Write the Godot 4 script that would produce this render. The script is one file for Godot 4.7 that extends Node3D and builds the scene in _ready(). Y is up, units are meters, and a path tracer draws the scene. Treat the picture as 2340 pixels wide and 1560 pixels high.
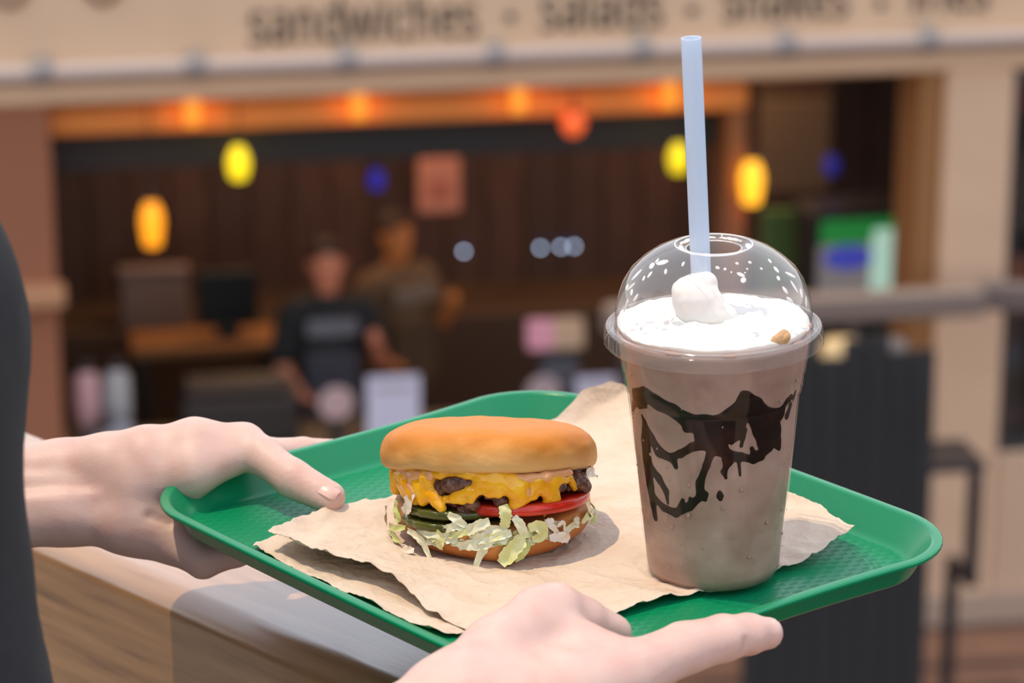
extends Node3D

# ---------------------------------------------------------------- geometry
class Geo:
	var v := PackedVector3Array()
	var i := PackedInt32Array()
	var uv := PackedVector2Array()
	var col := PackedColorArray()

	func tri(a: Vector3, b: Vector3, c: Vector3) -> void:
		var n := v.size()
		v.append(a); v.append(b); v.append(c)
		i.append(n); i.append(n + 1); i.append(n + 2)

	func tri_out(a: Vector3, b: Vector3, c: Vector3, ctr: Vector3) -> void:
		if (c - a).cross(b - a).dot((a + b + c) / 3.0 - ctr) < 0.0:
			tri(a, c, b)
		else:
			tri(a, b, c)

	func quad_out(a: Vector3, b: Vector3, c: Vector3, d: Vector3, ctr: Vector3) -> void:
		tri_out(a, b, c, ctr); tri_out(a, c, d, ctr)

	# box with chamfered edges; size = full size
	func box(ctr: Vector3, size: Vector3, bev := 0.0, b := Basis.IDENTITY) -> void:
		var h := size / 2.0
		var e := minf(bev, 0.45 * minf(h.x, minf(h.y, h.z)) * 2.0)
		if e <= 0.0:
			e = 0.0
		var p := func(sx: float, sy: float, sz: float, ax: int) -> Vector3:
			var q := Vector3(sx * (h.x - (0.0 if ax == 0 else e)), sy * (h.y - (0.0 if ax == 1 else e)), sz * (h.z - (0.0 if ax == 2 else e)))
			return ctr + b * q
		for s in [-1.0, 1.0]:
			quad_out(p.call(s, -1.0, -1.0, 0), p.call(s, 1.0, -1.0, 0), p.call(s, 1.0, 1.0, 0), p.call(s, -1.0, 1.0, 0), ctr)
			quad_out(p.call(-1.0, s, -1.0, 1), p.call(1.0, s, -1.0, 1), p.call(1.0, s, 1.0, 1), p.call(-1.0, s, 1.0, 1), ctr)
			quad_out(p.call(-1.0, -1.0, s, 2), p.call(1.0, -1.0, s, 2), p.call(1.0, 1.0, s, 2), p.call(-1.0, 1.0, s, 2), ctr)
		if e > 0.0:
			for s in [-1.0, 1.0]:
				for t in [-1.0, 1.0]:
					quad_out(p.call(s, t, -1.0, 0), p.call(s, t, 1.0, 0), p.call(s, t, 1.0, 1), p.call(s, t, -1.0, 1), ctr)
					quad_out(p.call(s, -1.0, t, 0), p.call(s, 1.0, t, 0), p.call(s, 1.0, t, 2), p.call(s, -1.0, t, 2), ctr)
					quad_out(p.call(-1.0, s, t, 1), p.call(1.0, s, t, 1), p.call(1.0, s, t, 2), p.call(-1.0, s, t, 2), ctr)
					for r in [-1.0, 1.0]:
						tri_out(p.call(s, t, r, 0), p.call(s, t, r, 1), p.call(s, t, r, 2), ctr)

	# surface of revolution about y through ctr; prof = (radius, height) from the bottom up on the outside
	func lathe(prof: Array, seg: int, ctr := Vector3.ZERO, sx := 1.0, sz := 1.0) -> void:
		var n := v.size()
		var m := prof.size()
		for j in m:
			var q: Vector2 = prof[j]
			for k in seg:
				var t := TAU * k / seg
				v.append(ctr + Vector3(q.x * cos(t) * sx, q.y, q.x * sin(t) * sz))
		for j in m - 1:
			for k in seg:
				var a := n + j * seg + k
				var b := n + j * seg + (k + 1) % seg
				i.append_array([a, b, b + seg, a, b + seg, a + seg])

	# closed loops of equal length joined one to the next (outward when loops go up and run like lathe)
	func loops(list: Array, cap_first := true, cap_last := true) -> void:
		var n := v.size()
		var seg: int = list[0].size()
		for l in list:
			for q in l:
				v.append(q)
		for j in list.size() - 1:
			for k in seg:
				var a := n + j * seg + k
				var b := n + j * seg + (k + 1) % seg
				i.append_array([a, b, b + seg, a, b + seg, a + seg])
		for cap in [[cap_first, 0, true], [cap_last, list.size() - 1, false]]:
			if cap[0]:
				var c := Vector3.ZERO
				for q in list[cap[1]]:
					c += q / seg
				var cn := v.size()
				v.append(c)
				for k in seg:
					var a: int = n + cap[1] * seg + k
					var b: int = n + cap[1] * seg + (k + 1) % seg
					if cap[2]:
						i.append_array([cn, b, a])
					else:
						i.append_array([cn, a, b])

	# tube along points with radii, round ends
	func tube(pts: Array, rad: Array, seg := 12, caps := true) -> void:
		var list := []
		var up := Vector3.UP
		var n := pts.size()
		for j in n:
			var d: Vector3 = (pts[mini(j + 1, n - 1)] - pts[maxi(j - 1, 0)]).normalized()
			var r: float = rad[j] if rad.size() > 1 else rad[0]
			if j == 0:
				up = Vector3.UP if absf(d.y) < 0.9 else Vector3.RIGHT
			var s := up.cross(d).normalized()
			up = d.cross(s).normalized()
			var ring := []
			for k in seg:
				var t := TAU * k / seg
				ring.append(pts[j] + (s * cos(t) + up * sin(t)) * r)
			if j == 0 and caps:
				for q in [0.25, 0.7]:
					var small := []
					for p in ring:
						small.append(pts[0] + (p - pts[0]) * q - d * r * sqrt(1.0 - q * q) * 0.9)
					list.append(small)
			list.append(ring)
			if j == n - 1 and caps:
				for q in [0.7, 0.25]:
					var small := []
					for p in ring:
						small.append(pts[j] + (p - pts[j]) * q + d * r * sqrt(1.0 - q * q) * 0.9)
					list.append(small)
		for l in list:
			l.reverse()
		loops(list, caps, caps)

	# grid of points p[j][k], open
	func sheet(p: Array, flip := false) -> void:
		var n := v.size()
		var w: int = p[0].size()
		for row in p:
			for q in row:
				v.append(q)
		for j in p.size() - 1:
			for k in w - 1:
				var a := n + j * w + k
				if flip:
					i.append_array([a, a + w + 1, a + 1, a, a + w, a + w + 1])
				else:
					i.append_array([a, a + 1, a + w + 1, a, a + w + 1, a + w])

	# closed sheet with thickness t (downwards copy offset by vector off)
	func slab_sheet(p: Array, off: Vector3) -> void:
		var low := []
		for row in p:
			var r := []
			for q in row:
				r.append(q + off)
			low.append(r)
		sheet(p)
		sheet(low, true)
		var rim_top := []
		var rim_low := []
		var h := p.size()
		var w: int = p[0].size()
		for k in w:
			rim_top.append(p[0][k]); rim_low.append(low[0][k])
		for j in range(1, h):
			rim_top.append(p[j][w - 1]); rim_low.append(low[j][w - 1])
		for k in range(w - 2, -1, -1):
			rim_top.append(p[h - 1][k]); rim_low.append(low[h - 1][k])
		for j in range(h - 2, 0, -1):
			rim_top.append(p[j][0]); rim_low.append(low[j][0])
		loops([rim_low, rim_top], false, false)

	func add(g: Geo, t := Transform3D.IDENTITY) -> void:
		var n := v.size()
		for q in g.v:
			v.append(t * q)
		for k in g.i:
			i.append(k + n)

	func normals() -> PackedVector3Array:
		var nn := PackedVector3Array()
		nn.resize(v.size())
		for k in range(0, i.size(), 3):
			var a := i[k]
			var b := i[k + 1]
			var c := i[k + 2]
			var f := (v[c] - v[a]).cross(v[b] - v[a])
			nn[a] += f; nn[b] += f; nn[c] += f
		for k in nn.size():
			nn[k] = nn[k].normalized() if nn[k].length_squared() > 0.0 else Vector3.UP
		return nn

	func mesh() -> ArrayMesh:
		var arr := []
		arr.resize(Mesh.ARRAY_MAX)
		arr[Mesh.ARRAY_VERTEX] = v
		arr[Mesh.ARRAY_INDEX] = i
		arr[Mesh.ARRAY_NORMAL] = normals()
		if uv.size() == v.size():
			arr[Mesh.ARRAY_TEX_UV] = uv
		if col.size() == v.size():
			arr[Mesh.ARRAY_COLOR] = col
		var m := ArrayMesh.new()
		m.add_surface_from_arrays(Mesh.PRIMITIVE_TRIANGLES, arr)
		return m


# distance field on a grid, meshed with surface nets
class Field:
	var o: Vector3
	var c: float
	var nx: int
	var ny: int
	var nz: int
	var d := PackedFloat32Array()

	func _init(lo: Vector3, hi: Vector3, cell: float) -> void:
		o = lo; c = cell
		nx = int((hi.x - lo.x) / cell) + 2
		ny = int((hi.y - lo.y) / cell) + 2
		nz = int((hi.z - lo.z) / cell) + 2
		d.resize(nx * ny * nz)
		d.fill(1.0)

	# tapered capsule; k = how softly it joins what is there
	func bone(a: Vector3, b: Vector3, ra: float, rb: float, k: float) -> void:
		var m := maxf(ra, rb) + k + 2.0 * c
		var lo := (Vector3(minf(a.x, b.x), minf(a.y, b.y), minf(a.z, b.z)) - Vector3.ONE * m - o) / c
		var hi := (Vector3(maxf(a.x, b.x), maxf(a.y, b.y), maxf(a.z, b.z)) + Vector3.ONE * m - o) / c
		var x0 := maxi(0, int(lo.x)); var x1 := mini(nx - 1, int(hi.x) + 1)
		var y0 := maxi(0, int(lo.y)); var y1 := mini(ny - 1, int(hi.y) + 1)
		var z0 := maxi(0, int(lo.z)); var z1 := mini(nz - 1, int(hi.z) + 1)
		var ab := b - a
		var l2 := maxf(ab.length_squared(), 1e-12)
		for z in range(z0, z1 + 1):
			for y in range(y0, y1 + 1):
				var at := (z * ny + y) * nx
				for x in range(x0, x1 + 1):
					var p := o + Vector3(x, y, z) * c - a
					var t := clampf(p.dot(ab) / l2, 0.0, 1.0)
					var q := (p - ab * t).length() - lerpf(ra, rb, t)
					var e := d[at + x]
					var h := k - absf(e - q)
					d[at + x] = minf(e, q) - (h * h * 0.25 / k if h > 0.0 else 0.0)

	func ball(p: Vector3, r: float, k: float) -> void:
		bone(p, p, r, r, k)

	# cut a capsule away
	func cut(a: Vector3, b: Vector3, ra: float, rb: float, k: float) -> void:
		var m := maxf(ra, rb) + k + 2.0 * c
		var lo := (Vector3(minf(a.x, b.x), minf(a.y, b.y), minf(a.z, b.z)) - Vector3.ONE * m - o) / c
		var hi := (Vector3(maxf(a.x, b.x), maxf(a.y, b.y), maxf(a.z, b.z)) + Vector3.ONE * m - o) / c
		var ab := b - a
		var l2 := maxf(ab.length_squared(), 1e-12)
		for z in range(maxi(0, int(lo.z)), mini(nz - 1, int(hi.z) + 1) + 1):
			for y in range(maxi(0, int(lo.y)), mini(ny - 1, int(hi.y) + 1) + 1):
				var at := (z * ny + y) * nx
				for x in range(maxi(0, int(lo.x)), mini(nx - 1, int(hi.x) + 1) + 1):
					var p := o + Vector3(x, y, z) * c - a
					var t := clampf(p.dot(ab) / l2, 0.0, 1.0)
					var q := -((p - ab * t).length() - lerpf(ra, rb, t))
					var e := d[at + x]
					var h := k - absf(e - q)
					d[at + x] = maxf(e, q) + (h * h * 0.25 / k if h > 0.0 else 0.0)

	func noise(n: FastNoiseLite, amp: float) -> void:
		for z in nz:
			for y in ny:
				for x in nx:
					var at := (z * ny + y) * nx + x
					if absf(d[at]) < amp * 2.0 + 2.0 * c:
						var p := o + Vector3(x, y, z) * c
						d[at] += n.get_noise_3dv(p * 1000.0) * amp

	func build(g: Geo) -> void:
		var id := PackedInt32Array()
		id.resize(nx * ny * nz)
		id.fill(-1)
		var sy := nx
		var sz := nx * ny
		var off := [0, 1, sy, sy + 1, sz, sz + 1, sz + sy, sz + sy + 1]
		var edges := [[0, 1], [2, 3], [4, 5], [6, 7], [0, 2], [1, 3], [4, 6], [5, 7], [0, 4], [1, 5], [2, 6], [3, 7]]
		var cor := []
		for k in 8:
			cor.append(Vector3(k & 1, (k >> 1) & 1, k >> 2))
		for z in nz - 1:
			for y in ny - 1:
				var row := z * sz + y * sy
				for x in nx - 1:
					var at := row + x
					if absf(d[at]) > 2.5 * c:
						continue
					var neg := 0
					for k in 8:
						if d[at + off[k]] < 0.0:
							neg += 1
					if neg == 0 or neg == 8:
						continue
					var s := Vector3.ZERO
					var m := 0
					for e in edges:
						var da: float = d[at + off[e[0]]]
						var db: float = d[at + off[e[1]]]
						if (da < 0.0) != (db < 0.0):
							s += cor[e[0]].lerp(cor[e[1]], da / (da - db))
							m += 1
					id[at] = g.v.size()
					g.v.append(o + (Vector3(x, y, z) + s / m) * c)
		for z in range(1, nz - 1):
			for y in range(1, ny - 1):
				for x in range(1, nx - 1):
					var at := z * sz + y * sy + x
					var e := d[at]
					if absf(e) > 2.5 * c:
						continue
					var inside := e < 0.0
					if inside != (d[at + 1] < 0.0):
						_quad(g, id[at - sy - sz], id[at - sz], id[at], id[at - sy], not inside)
					if inside != (d[at + sy] < 0.0):
						_quad(g, id[at - 1 - sz], id[at - sz], id[at], id[at - 1], inside)
					if inside != (d[at + sz] < 0.0):
						_quad(g, id[at - 1 - sy], id[at - sy], id[at], id[at - 1], not inside)

	func _quad(g: Geo, a: int, b: int, cc: int, e: int, fwd: bool) -> void:
		if a < 0 or b < 0 or cc < 0 or e < 0:
			return
		if fwd:
			g.i.append_array([a, b, cc, a, cc, e])
		else:
			g.i.append_array([a, cc, b, a, e, cc])


# ---------------------------------------------------------------- nodes
var used := {}

func numbered(called: String, parent: Node) -> String:
	var key := str(parent.get_instance_id()) + called
	used[key] = used.get(key, -1) + 1
	return called if used[key] == 0 else "%s_%03d" % [called, used[key]]

func tag(o: Node, label := "", category := "", group := "", kind := "") -> void:
	if label: o.set_meta("label", label)
	if category: o.set_meta("category", category)
	if group: o.set_meta("group", group)
	if kind: o.set_meta("kind", kind)

func put(called: String, g, m: Material, parent: Node = self, t := Transform3D.IDENTITY) -> MeshInstance3D:
	var o := MeshInstance3D.new()
	o.name = numbered(called, parent)
	o.mesh = g.mesh() if g is Geo else g
	o.material_override = m
	o.transform = t
	parent.add_child(o, true)
	return o

func thing(called: String, label: String, category: String, t := Transform3D.IDENTITY, group := "") -> Node3D:
	var o := Node3D.new()
	o.name = numbered(called, self)
	o.transform = t
	add_child(o, true)
	tag(o, label, category, group)
	return o

func mm(x: float, y: float, z: float) -> Vector3:
	return Vector3(x, y, z) * 0.001

func cone_mm(f: Field, a: Vector3, b: Vector3, ra: float, rb: float, k: float) -> void:
	f.bone(a * 0.001, b * 0.001, ra * 0.001, rb * 0.001, k * 0.001)

# ---------------------------------------------------------------- materials
func noise(freq: float, octaves := 4, sd := 1) -> FastNoiseLite:
	var n := FastNoiseLite.new()
	n.noise_type = FastNoiseLite.TYPE_SIMPLEX_SMOOTH
	n.seed = sd
	n.frequency = freq
	n.fractal_octaves = octaves
	return n

func noise_tex(freq: float, octaves := 4, sd := 1, size := 256, ramp: Gradient = null) -> NoiseTexture2D:
	var t := NoiseTexture2D.new()
	t.width = size; t.height = size
	t.seamless = true
	t.noise = noise(freq, octaves, sd)
	if ramp: t.color_ramp = ramp
	return t

func ramp(stops: Array) -> Gradient:
	var g := Gradient.new()
	g.offsets = PackedFloat32Array()
	g.colors = PackedColorArray()
	var of := PackedFloat32Array()
	var co := PackedColorArray()
	for s in stops:
		of.append(s[0]); co.append(s[1])
	g.offsets = of
	g.colors = co
	return g

func mat(c: Color, rough := 0.6, spec := 0.5) -> StandardMaterial3D:
	var m := StandardMaterial3D.new()
	m.albedo_color = c
	m.roughness = rough
	m.metallic_specular = spec
	return m

# material whose colour and relief come from noise laid on along the object's own axes
func grain(stops: Array, rough: float, freq: float, scale: Vector3, relief := 0.0, sd := 1, octaves := 4) -> StandardMaterial3D:
	var m := mat(Color.WHITE, rough)
	m.albedo_texture = noise_tex(freq, octaves, sd, 256, ramp(stops))
	m.uv1_triplanar = true
	m.uv1_scale = scale
	if relief > 0.0:
		m.heightmap_enabled = true
		m.heightmap_texture = noise_tex(freq * 2.0, octaves, sd + 7, 256)
		m.heightmap_scale = relief
	return m

func glow(c: Color, energy: float) -> StandardMaterial3D:
	var m := mat(c, 0.5)
	m.emission_enabled = true
	m.emission = c
	m.emission_energy_multiplier = energy
	return m

func clear(tint: Color, alpha: float, rough := 0.05, spec := 0.5) -> StandardMaterial3D:
	var m := mat(Color(tint.r, tint.g, tint.b, alpha), rough, spec)
	m.transparency = BaseMaterial3D.TRANSPARENCY_ALPHA
	return m

var rng := RandomNumberGenerator.new()

func rnd(a: float, b: float) -> float:
	return rng.randf_range(a, b)

# ---------------------------------------------------------------- tray
const TRAY_TURN := 0.7015

# outline of the tray, drawn in by d metres: sides bow a little, corners are round
func tray_loop(d: float, y: float) -> Array:
	var a := 0.1294 - d
	var b := 0.149 - d
	var r := maxf(0.0448 - d, 0.012)
	var pts := []
	var side := func(along: float, out: float, bow: float, corner: float) -> void:
		for k in 14:
			var t := -1.0 + 2.0 * k / 13.0
			var p := Vector2(t * (along - r), -(out + bow * (1.0 - t * t)))
			p = p.rotated(corner)
			pts.append(Vector3(p.x, y, p.y))
		for k in range(1, 12):
			var t := PI / 2.0 * k / 12.0
			var p := Vector2(along - r + r * sin(t), -(out - r + r * cos(t)))
			p = p.rotated(corner)
			pts.append(Vector3(p.x, y, p.y))
	side.call(a, b, -0.0042, 0.0)
	side.call(b, a, 0.0007, PI / 2.0)
	side.call(a, b, -0.0042, PI)
	side.call(b, a, 0.0007, PI * 1.5)
	return pts

func weave_image() -> Image:
	var n := 256
	var im := Image.create(n, n, false, Image.FORMAT_RGBA8)
	for y in n:
		for x in n:
			var bx := x / 128
			var by := y / 64
			var u := (x % 128) / 128.0
			var w := (y % 64) / 64.0
			var h := 0.35
			if (bx + by) % 2 == 0:
				var s := fmod(u * 5.0 + w * 0.5, 1.0)
				if u > 0.06 and u < 0.94 and w > 0.1 and w < 0.9:
					h = 0.35 + 0.65 * maxf(0.0, 1.0 - absf(s - 0.5) * 4.0)
			else:
				h = 0.35 + 0.18 * sin(PI * w) * sin(PI * u)
			im.set_pixel(x, y, Color(h, h, h))
	return im

func build_tray() -> void:
	var root := thing("serving_tray", "green plastic tray held in two hands, carrying the burger and the milkshake", "tray", Transform3D(Basis(Vector3.UP, TRAY_TURN), Vector3.ZERO))
	var green := mat(Color(0.02, 0.50, 0.325), 0.28, 0.45)
	green.roughness_texture = noise_tex(0.02, 4, 5, 256, ramp([[0.0, Color(0.75, 0.75, 0.75)], [0.6, Color.WHITE], [1.0, Color.WHITE]]))
	green.uv1_triplanar = true
	green.uv1_scale = Vector3.ONE * 9.0
	var floor_mat := mat(Color(0.02, 0.50, 0.325), 0.33, 0.42)
	floor_mat.uv1_triplanar = true
	floor_mat.uv1_scale = Vector3(95.0, 95.0, 95.0)
	floor_mat.heightmap_enabled = true
	floor_mat.heightmap_texture = ImageTexture.create_from_image(weave_image())
	floor_mat.heightmap_scale = 0.035
	# rim and walls, outside then over the rim and down the inside
	var rows := [[0.0160, -0.0027], [0.0136, -0.0026], [0.0122, -0.0016], [0.0114, -0.0002], [0.0062, 0.0090], [0.0048, 0.0106], [0.0018, 0.0109], [0.0005, 0.0110], [0.0, 0.0113], [0.0, 0.0123], [0.0003, 0.0129], [0.0010, 0.0132], [0.0034, 0.0133], [0.0044, 0.0131], [0.0052, 0.0124], [0.0058, 0.0112], [0.0126, 0.0026], [0.0136, 0.0012], [0.0150, 0.0003], [0.0168, 0.0]]
	var list := []
	for q in rows:
		list.append(tray_loop(q[0], q[1]))
	var g := Geo.new()
	g.loops(list, true, false)
	put("tray_rim", g, green, root)
	var f := Geo.new()
	f.loops([tray_loop(0.0168, 0.0), tray_loop(0.03, 0.0), tray_loop(0.07, 0.0)], false, true)
	var fl := put("tray_floor", f, floor_mat, root)
	tag(fl, "textured basket weave floor")

# ---------------------------------------------------------------- wrapping paper
func along(pts: Array, t: float) -> Vector3:
	var len := [0.0]
	for k in range(1, pts.size()):
		len.append(len[k - 1] + pts[k].distance_to(pts[k - 1]))
	var s: float = t * len[-1]
	for k in range(1, pts.size()):
		if s <= len[k] or k == pts.size() - 1:
			return pts[k - 1].lerp(pts[k], (s - len[k - 1]) / maxf(len[k] - len[k - 1], 1e-9))
	return pts[-1]

# sheet between four edges: a-b far, d-c near; heights of the edges fade towards a flat middle
func paper_patch(ab: Array, dc: Array, ad: Array, bc: Array, nu: int, nv: int, base: float, fade: float, wr: float, sd: int) -> Array:
	var n1 := noise(0.035, 3, sd)
	n1.fractal_type = FastNoiseLite.FRACTAL_RIDGED
	var n2 := noise(0.012, 2, sd + 3)
	var rows := []
	var pa: Vector3 = ab[0]
	var pb: Vector3 = ab[-1]
	var pc: Vector3 = dc[-1]
	var pd: Vector3 = dc[0]
	for j in nv + 1:
		var v := float(j) / nv
		var row := []
		for k in nu + 1:
			var u := float(k) / nu
			var top := along(ab, u)
			var low := along(dc, u)
			var lf := along(ad, v)
			var rt := along(bc, v)
			var p := top.lerp(low, v) + lf.lerp(rt, u) - pa.lerp(pb, u).lerp(pd.lerp(pc, u), v)
			var w := 0.0
			var hh := 0.0
			for e in [[top.y, v], [low.y, 1.0 - v], [lf.y, u], [rt.y, 1.0 - u]]:
				var q := exp(-e[1] / fade)
				w = maxf(w, q)
				hh = maxf(hh, (e[0] - base) * q)
			var edge := minf(minf(u, 1.0 - u), minf(v, 1.0 - v))
			if edge <= 0.0001:
				hh = p.y - base
			p.y = base + hh
			var ridge := maxf(0.0, n1.get_noise_2d(p.x * 1000.0, p.z * 1000.0)) * wr * (0.35 + 0.65 * w)
			var swell := maxf(0.0, n2.get_noise_2d(p.x * 1000.0, p.z * 1000.0)) * wr * 1.2
			p.y += (ridge + swell)
			row.append(p)
		rows.append(row)
	return rows

func build_paper() -> void:
	var root := thing("wrapping_paper", "crumpled tan kraft paper wrapper folded double under the burger and cup", "paper")
	var m := grain([[0.0, Color(0.80, 0.71, 0.62)], [0.5, Color(0.825, 0.75, 0.67)], [1.0, Color(0.84, 0.775, 0.70)]], 0.85, 0.02, Vector3.ONE * 6.0, 0.0, 21)
	m.heightmap_enabled = true
	var hn := noise_tex(0.012, 4, 33, 512)
	(hn.noise as FastNoiseLite).fractal_type = FastNoiseLite.FRACTAL_RIDGED
	m.heightmap_texture = hn
	m.heightmap_scale = 0.2
	m.backlight_enabled = true
	m.backlight = Color(0.25, 0.18, 0.1)
	var ab := [mm(-123.9, 11, 16.7), mm(-97.5, 6, -27.3), mm(-76, 3, -45.3), mm(-18.9, 3, -119.8), mm(6, 8, -141), mm(20.2, 20, -148.3), mm(35.4, 26, -148.2)]
	var bc := [mm(35.4, 26, -148.2), mm(44.1, 23, -147.6), mm(76, 18, -98), mm(113, 11, -32.4), mm(121.2, 11, -22.6), mm(129.5, 11, -5.5), mm(139.7, 9, 7.7)]
	var dc := [mm(-23.8, 2, 118.9), mm(27.1, 3, 93.8), mm(47.3, 4, 78.6), mm(63.5, 1, 69.3), mm(86.5, 1, 57.2), mm(104, 2, 40.6), mm(117.1, 5, 33.5), mm(139.7, 9, 7.7)]
	var ad := [mm(-123.9, 11, 16.7), mm(-105.2, 12, 39.3), mm(-75.4, 12, 60.2), mm(-64.7, 10, 69.4), mm(-50.9, 4, 90.9), mm(-37.7, 2, 103.9), mm(-23.8, 2, 118.9)]
	var g := Geo.new()
	g.slab_sheet(paper_patch(ab, dc, ad, bc, 110, 110, 0.0012, 0.10, 0.0024, 11), Vector3(0, -0.0003, 0))
	tag(put("upper_layer", g, m, root), "upper fold of the paper")
	# the lower fold shows along the near left side
	var l_ab := [mm(-131.5, 1.2, 9.5), mm(-124, 1, -2), mm(-105, 0.7, -12), mm(-80, 0.7, -24)]
	var l_dc := [mm(-43, 2, 112.5), mm(-30, 1, 112), mm(-20, 0.7, 100), mm(-5, 0.7, 80)]
	var l_ad := [mm(-131.5, 1.2, 9.5), mm(-117.4, 3, 32.0), mm(-106.9, 2.4, 45.5), mm(-90.5, 2, 63.5), mm(-74.5, 3.4, 82.5), mm(-57.1, 2.4, 101.5), mm(-43, 2, 112.5)]
	var l_bc := [mm(-80, 0.7, -24), mm(-45, 0.7, 30), mm(-5, 0.7, 80)]
	var g2 := Geo.new()
	g2.slab_sheet(paper_patch(l_ab, l_dc, l_ad, l_bc, 40, 80, 0.0006, 0.12, 0.0022, 29), Vector3(0, -0.0002, 0))
	tag(put("lower_layer", g2, m, root), "lower fold of the paper")

# ---------------------------------------------------------------- milkshake
const WALL := [Vector2(0.0282, 0.003), Vector2(0.0296, 0.0043), Vector2(0.0299, 0.0065), Vector2(0.0317, 0.0262), Vector2(0.0316, 0.0270), Vector2(0.0320, 0.0280), Vector2(0.0371, 0.0820), Vector2(0.0370, 0.0830), Vector2(0.0380, 0.0850), Vector2(0.0391, 0.0910), Vector2(0.0390, 0.0920), Vector2(0.0397, 0.0940), Vector2(0.0407, 0.1000), Vector2(0.0415, 0.1060)]

func wall_r(h: float) -> float:
	for k in range(1, WALL.size()):
		if h <= WALL[k].y:
			return lerpf(WALL[k - 1].x, WALL[k].x, clampf((h - WALL[k - 1].y) / (WALL[k].y - WALL[k - 1].y), 0.0, 1.0))
	return WALL[-1].x

const DOME := [Vector2(0.0425, 0.1150), Vector2(0.0424, 0.1200), Vector2(0.0413, 0.1265), Vector2(0.0389, 0.1330), Vector2(0.0353, 0.1385), Vector2(0.0303, 0.1430), Vector2(0.0253, 0.1464), Vector2(0.0203, 0.1487), Vector2(0.0170, 0.1496)]

func dome_r(h: float) -> float:
	for k in range(1, DOME.size()):
		if h <= DOME[k].y:
			return lerpf(DOME[k - 1].x, DOME[k].x, clampf((h - DOME[k - 1].y) / (DOME[k].y - DOME[k - 1].y), 0.0, 1.0))
	return DOME[-1].x

# strokes of syrup on the wall: angle in degrees, height in mm, thickness in mm
const STROKES := [
	[156, 87.0, 3.0, 142.5, 90.0, 3.2, 132.5, 87.6, 3.3, 121, 85.6, 3.0, 112, 82.2, 3.2, 99.5, 80.0, 4.2, 87.5, 80.5, 4.6],
	[99.5, 80, 5.0, 98, 74.5, 4.8, 93.5, 70.5, 3.4],
	[75.3, 95.0, 0.7, 74, 92.6, 2.4, 72, 87.5, 5.0], [74, 92, 1.6, 81.5, 84.5, 3.6, 90, 79.5, 4.5],
	[72.5, 94, 1.2, 67, 88.3, 3.6, 61, 84.0, 3.4], [67, 85.5, 4.2, 55.5, 81.6, 3.6, 42, 80.5, 2.8],
	[42, 81, 2.4, 36.5, 85.3, 1.5, 33, 86.6, 1.1, 30, 85.6, 0.8, 29, 82, 0.9, 33, 78.5, 1.5], [26, 87.8, 0.7, 28, 83, 0.9, 31.5, 78, 1.0],
	[50, 79, 4.0, 46, 72.7, 3.8, 41.5, 67, 2.0, 39, 64.5, 0.9], [56.5, 80.5, 3.4, 54.5, 75.2, 3.0, 53, 69.5, 2.6, 49, 66.8, 1.6],
	[79, 82.5, 5.2, 80, 77.2, 4.6, 82.5, 73.7, 2.6], [93.5, 77.4, 5.0, 91, 72.5, 3.8, 87, 69.2, 2.2],
	[159, 84, 2.0, 165, 81, 1.4, 171.5, 76, 0.8], [147, 85.5, 2.2, 155, 83.8, 2.4],
	[125, 63.8, 1.1, 117.5, 65.8, 1.3, 108, 69.8, 1.5, 99.5, 71.2, 2.2], [125.5, 63, 1.5, 136, 64.8, 2.4, 143, 70, 2.2, 149, 76, 0.9, 151.5, 78.4, 0.5],
	[149.5, 76, 1.0, 150.5, 66.5, 3.2, 150.5, 57.8, 3.4, 149.5, 47.1, 2.8, 147.5, 38, 2.0, 146, 32.3, 1.5],
	[146, 55.6, 2.0, 138, 51.9, 1.8, 131.5, 46.9, 1.2, 130.5, 41.5, 0.4],
	[146, 42.2, 1.5, 135.5, 38.6, 1.4, 124, 37.5, 1.6, 112, 41.6, 1.5, 103.5, 46.6, 1.3, 104, 52.4, 1.3],
	[102.5, 47.4, 1.2, 103.0, 53.8, 1.3, 98.5, 61.5, 1.1, 95.5, 67.2, 1.6],
	[123, 62.2, 1.5, 121.5, 59.4, 0.8], [93.5, 68.9, 2.0, 84.5, 67, 1.7, 74.5, 65.0, 1.5, 63.5, 62.8, 1.3, 56.5, 62.9, 1.2],
	[63.5, 63, 1.6, 59, 64.6, 1.9, 50.5, 66.3, 1.7], [84.5, 64, 1.6, 82, 62.5, 0.7], [89, 49.0, 0.5, 88.6, 47.2, 1.1, 88.2, 45.6, 0.4],
	[79.5, 64.6, 1.3, 84, 61.8, 1.0, 86, 58.6, 0.9, 84.5, 55.6, 0.3], [75.5, 63, 0.5, 74, 56.3, 0.2], [66, 68.2, 0.6, 64.5, 66, 0.7, 61, 64, 0.8],
	[64, 84, 4.2, 60, 76, 3.2, 57, 70, 2.4, 54, 66.5, 2.2], [50, 76, 4.6, 47, 70, 3.0], [84, 80, 5.0, 92, 78, 5.0], [104, 80, 3.0, 112, 78, 1.6], [149, 68, 2.2, 150.5, 52, 2.4],
	[74, 70, 0.5, 73, 73.5, 0.5, 71.5, 77, 0.5], [119, 41.0, 1.2, 117, 44.2, 0.6], [99.5, 48, 1.2, 99.6, 45.4, 0.5], [110, 43, 1.2, 111, 45.5, 0.5],
]

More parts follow.
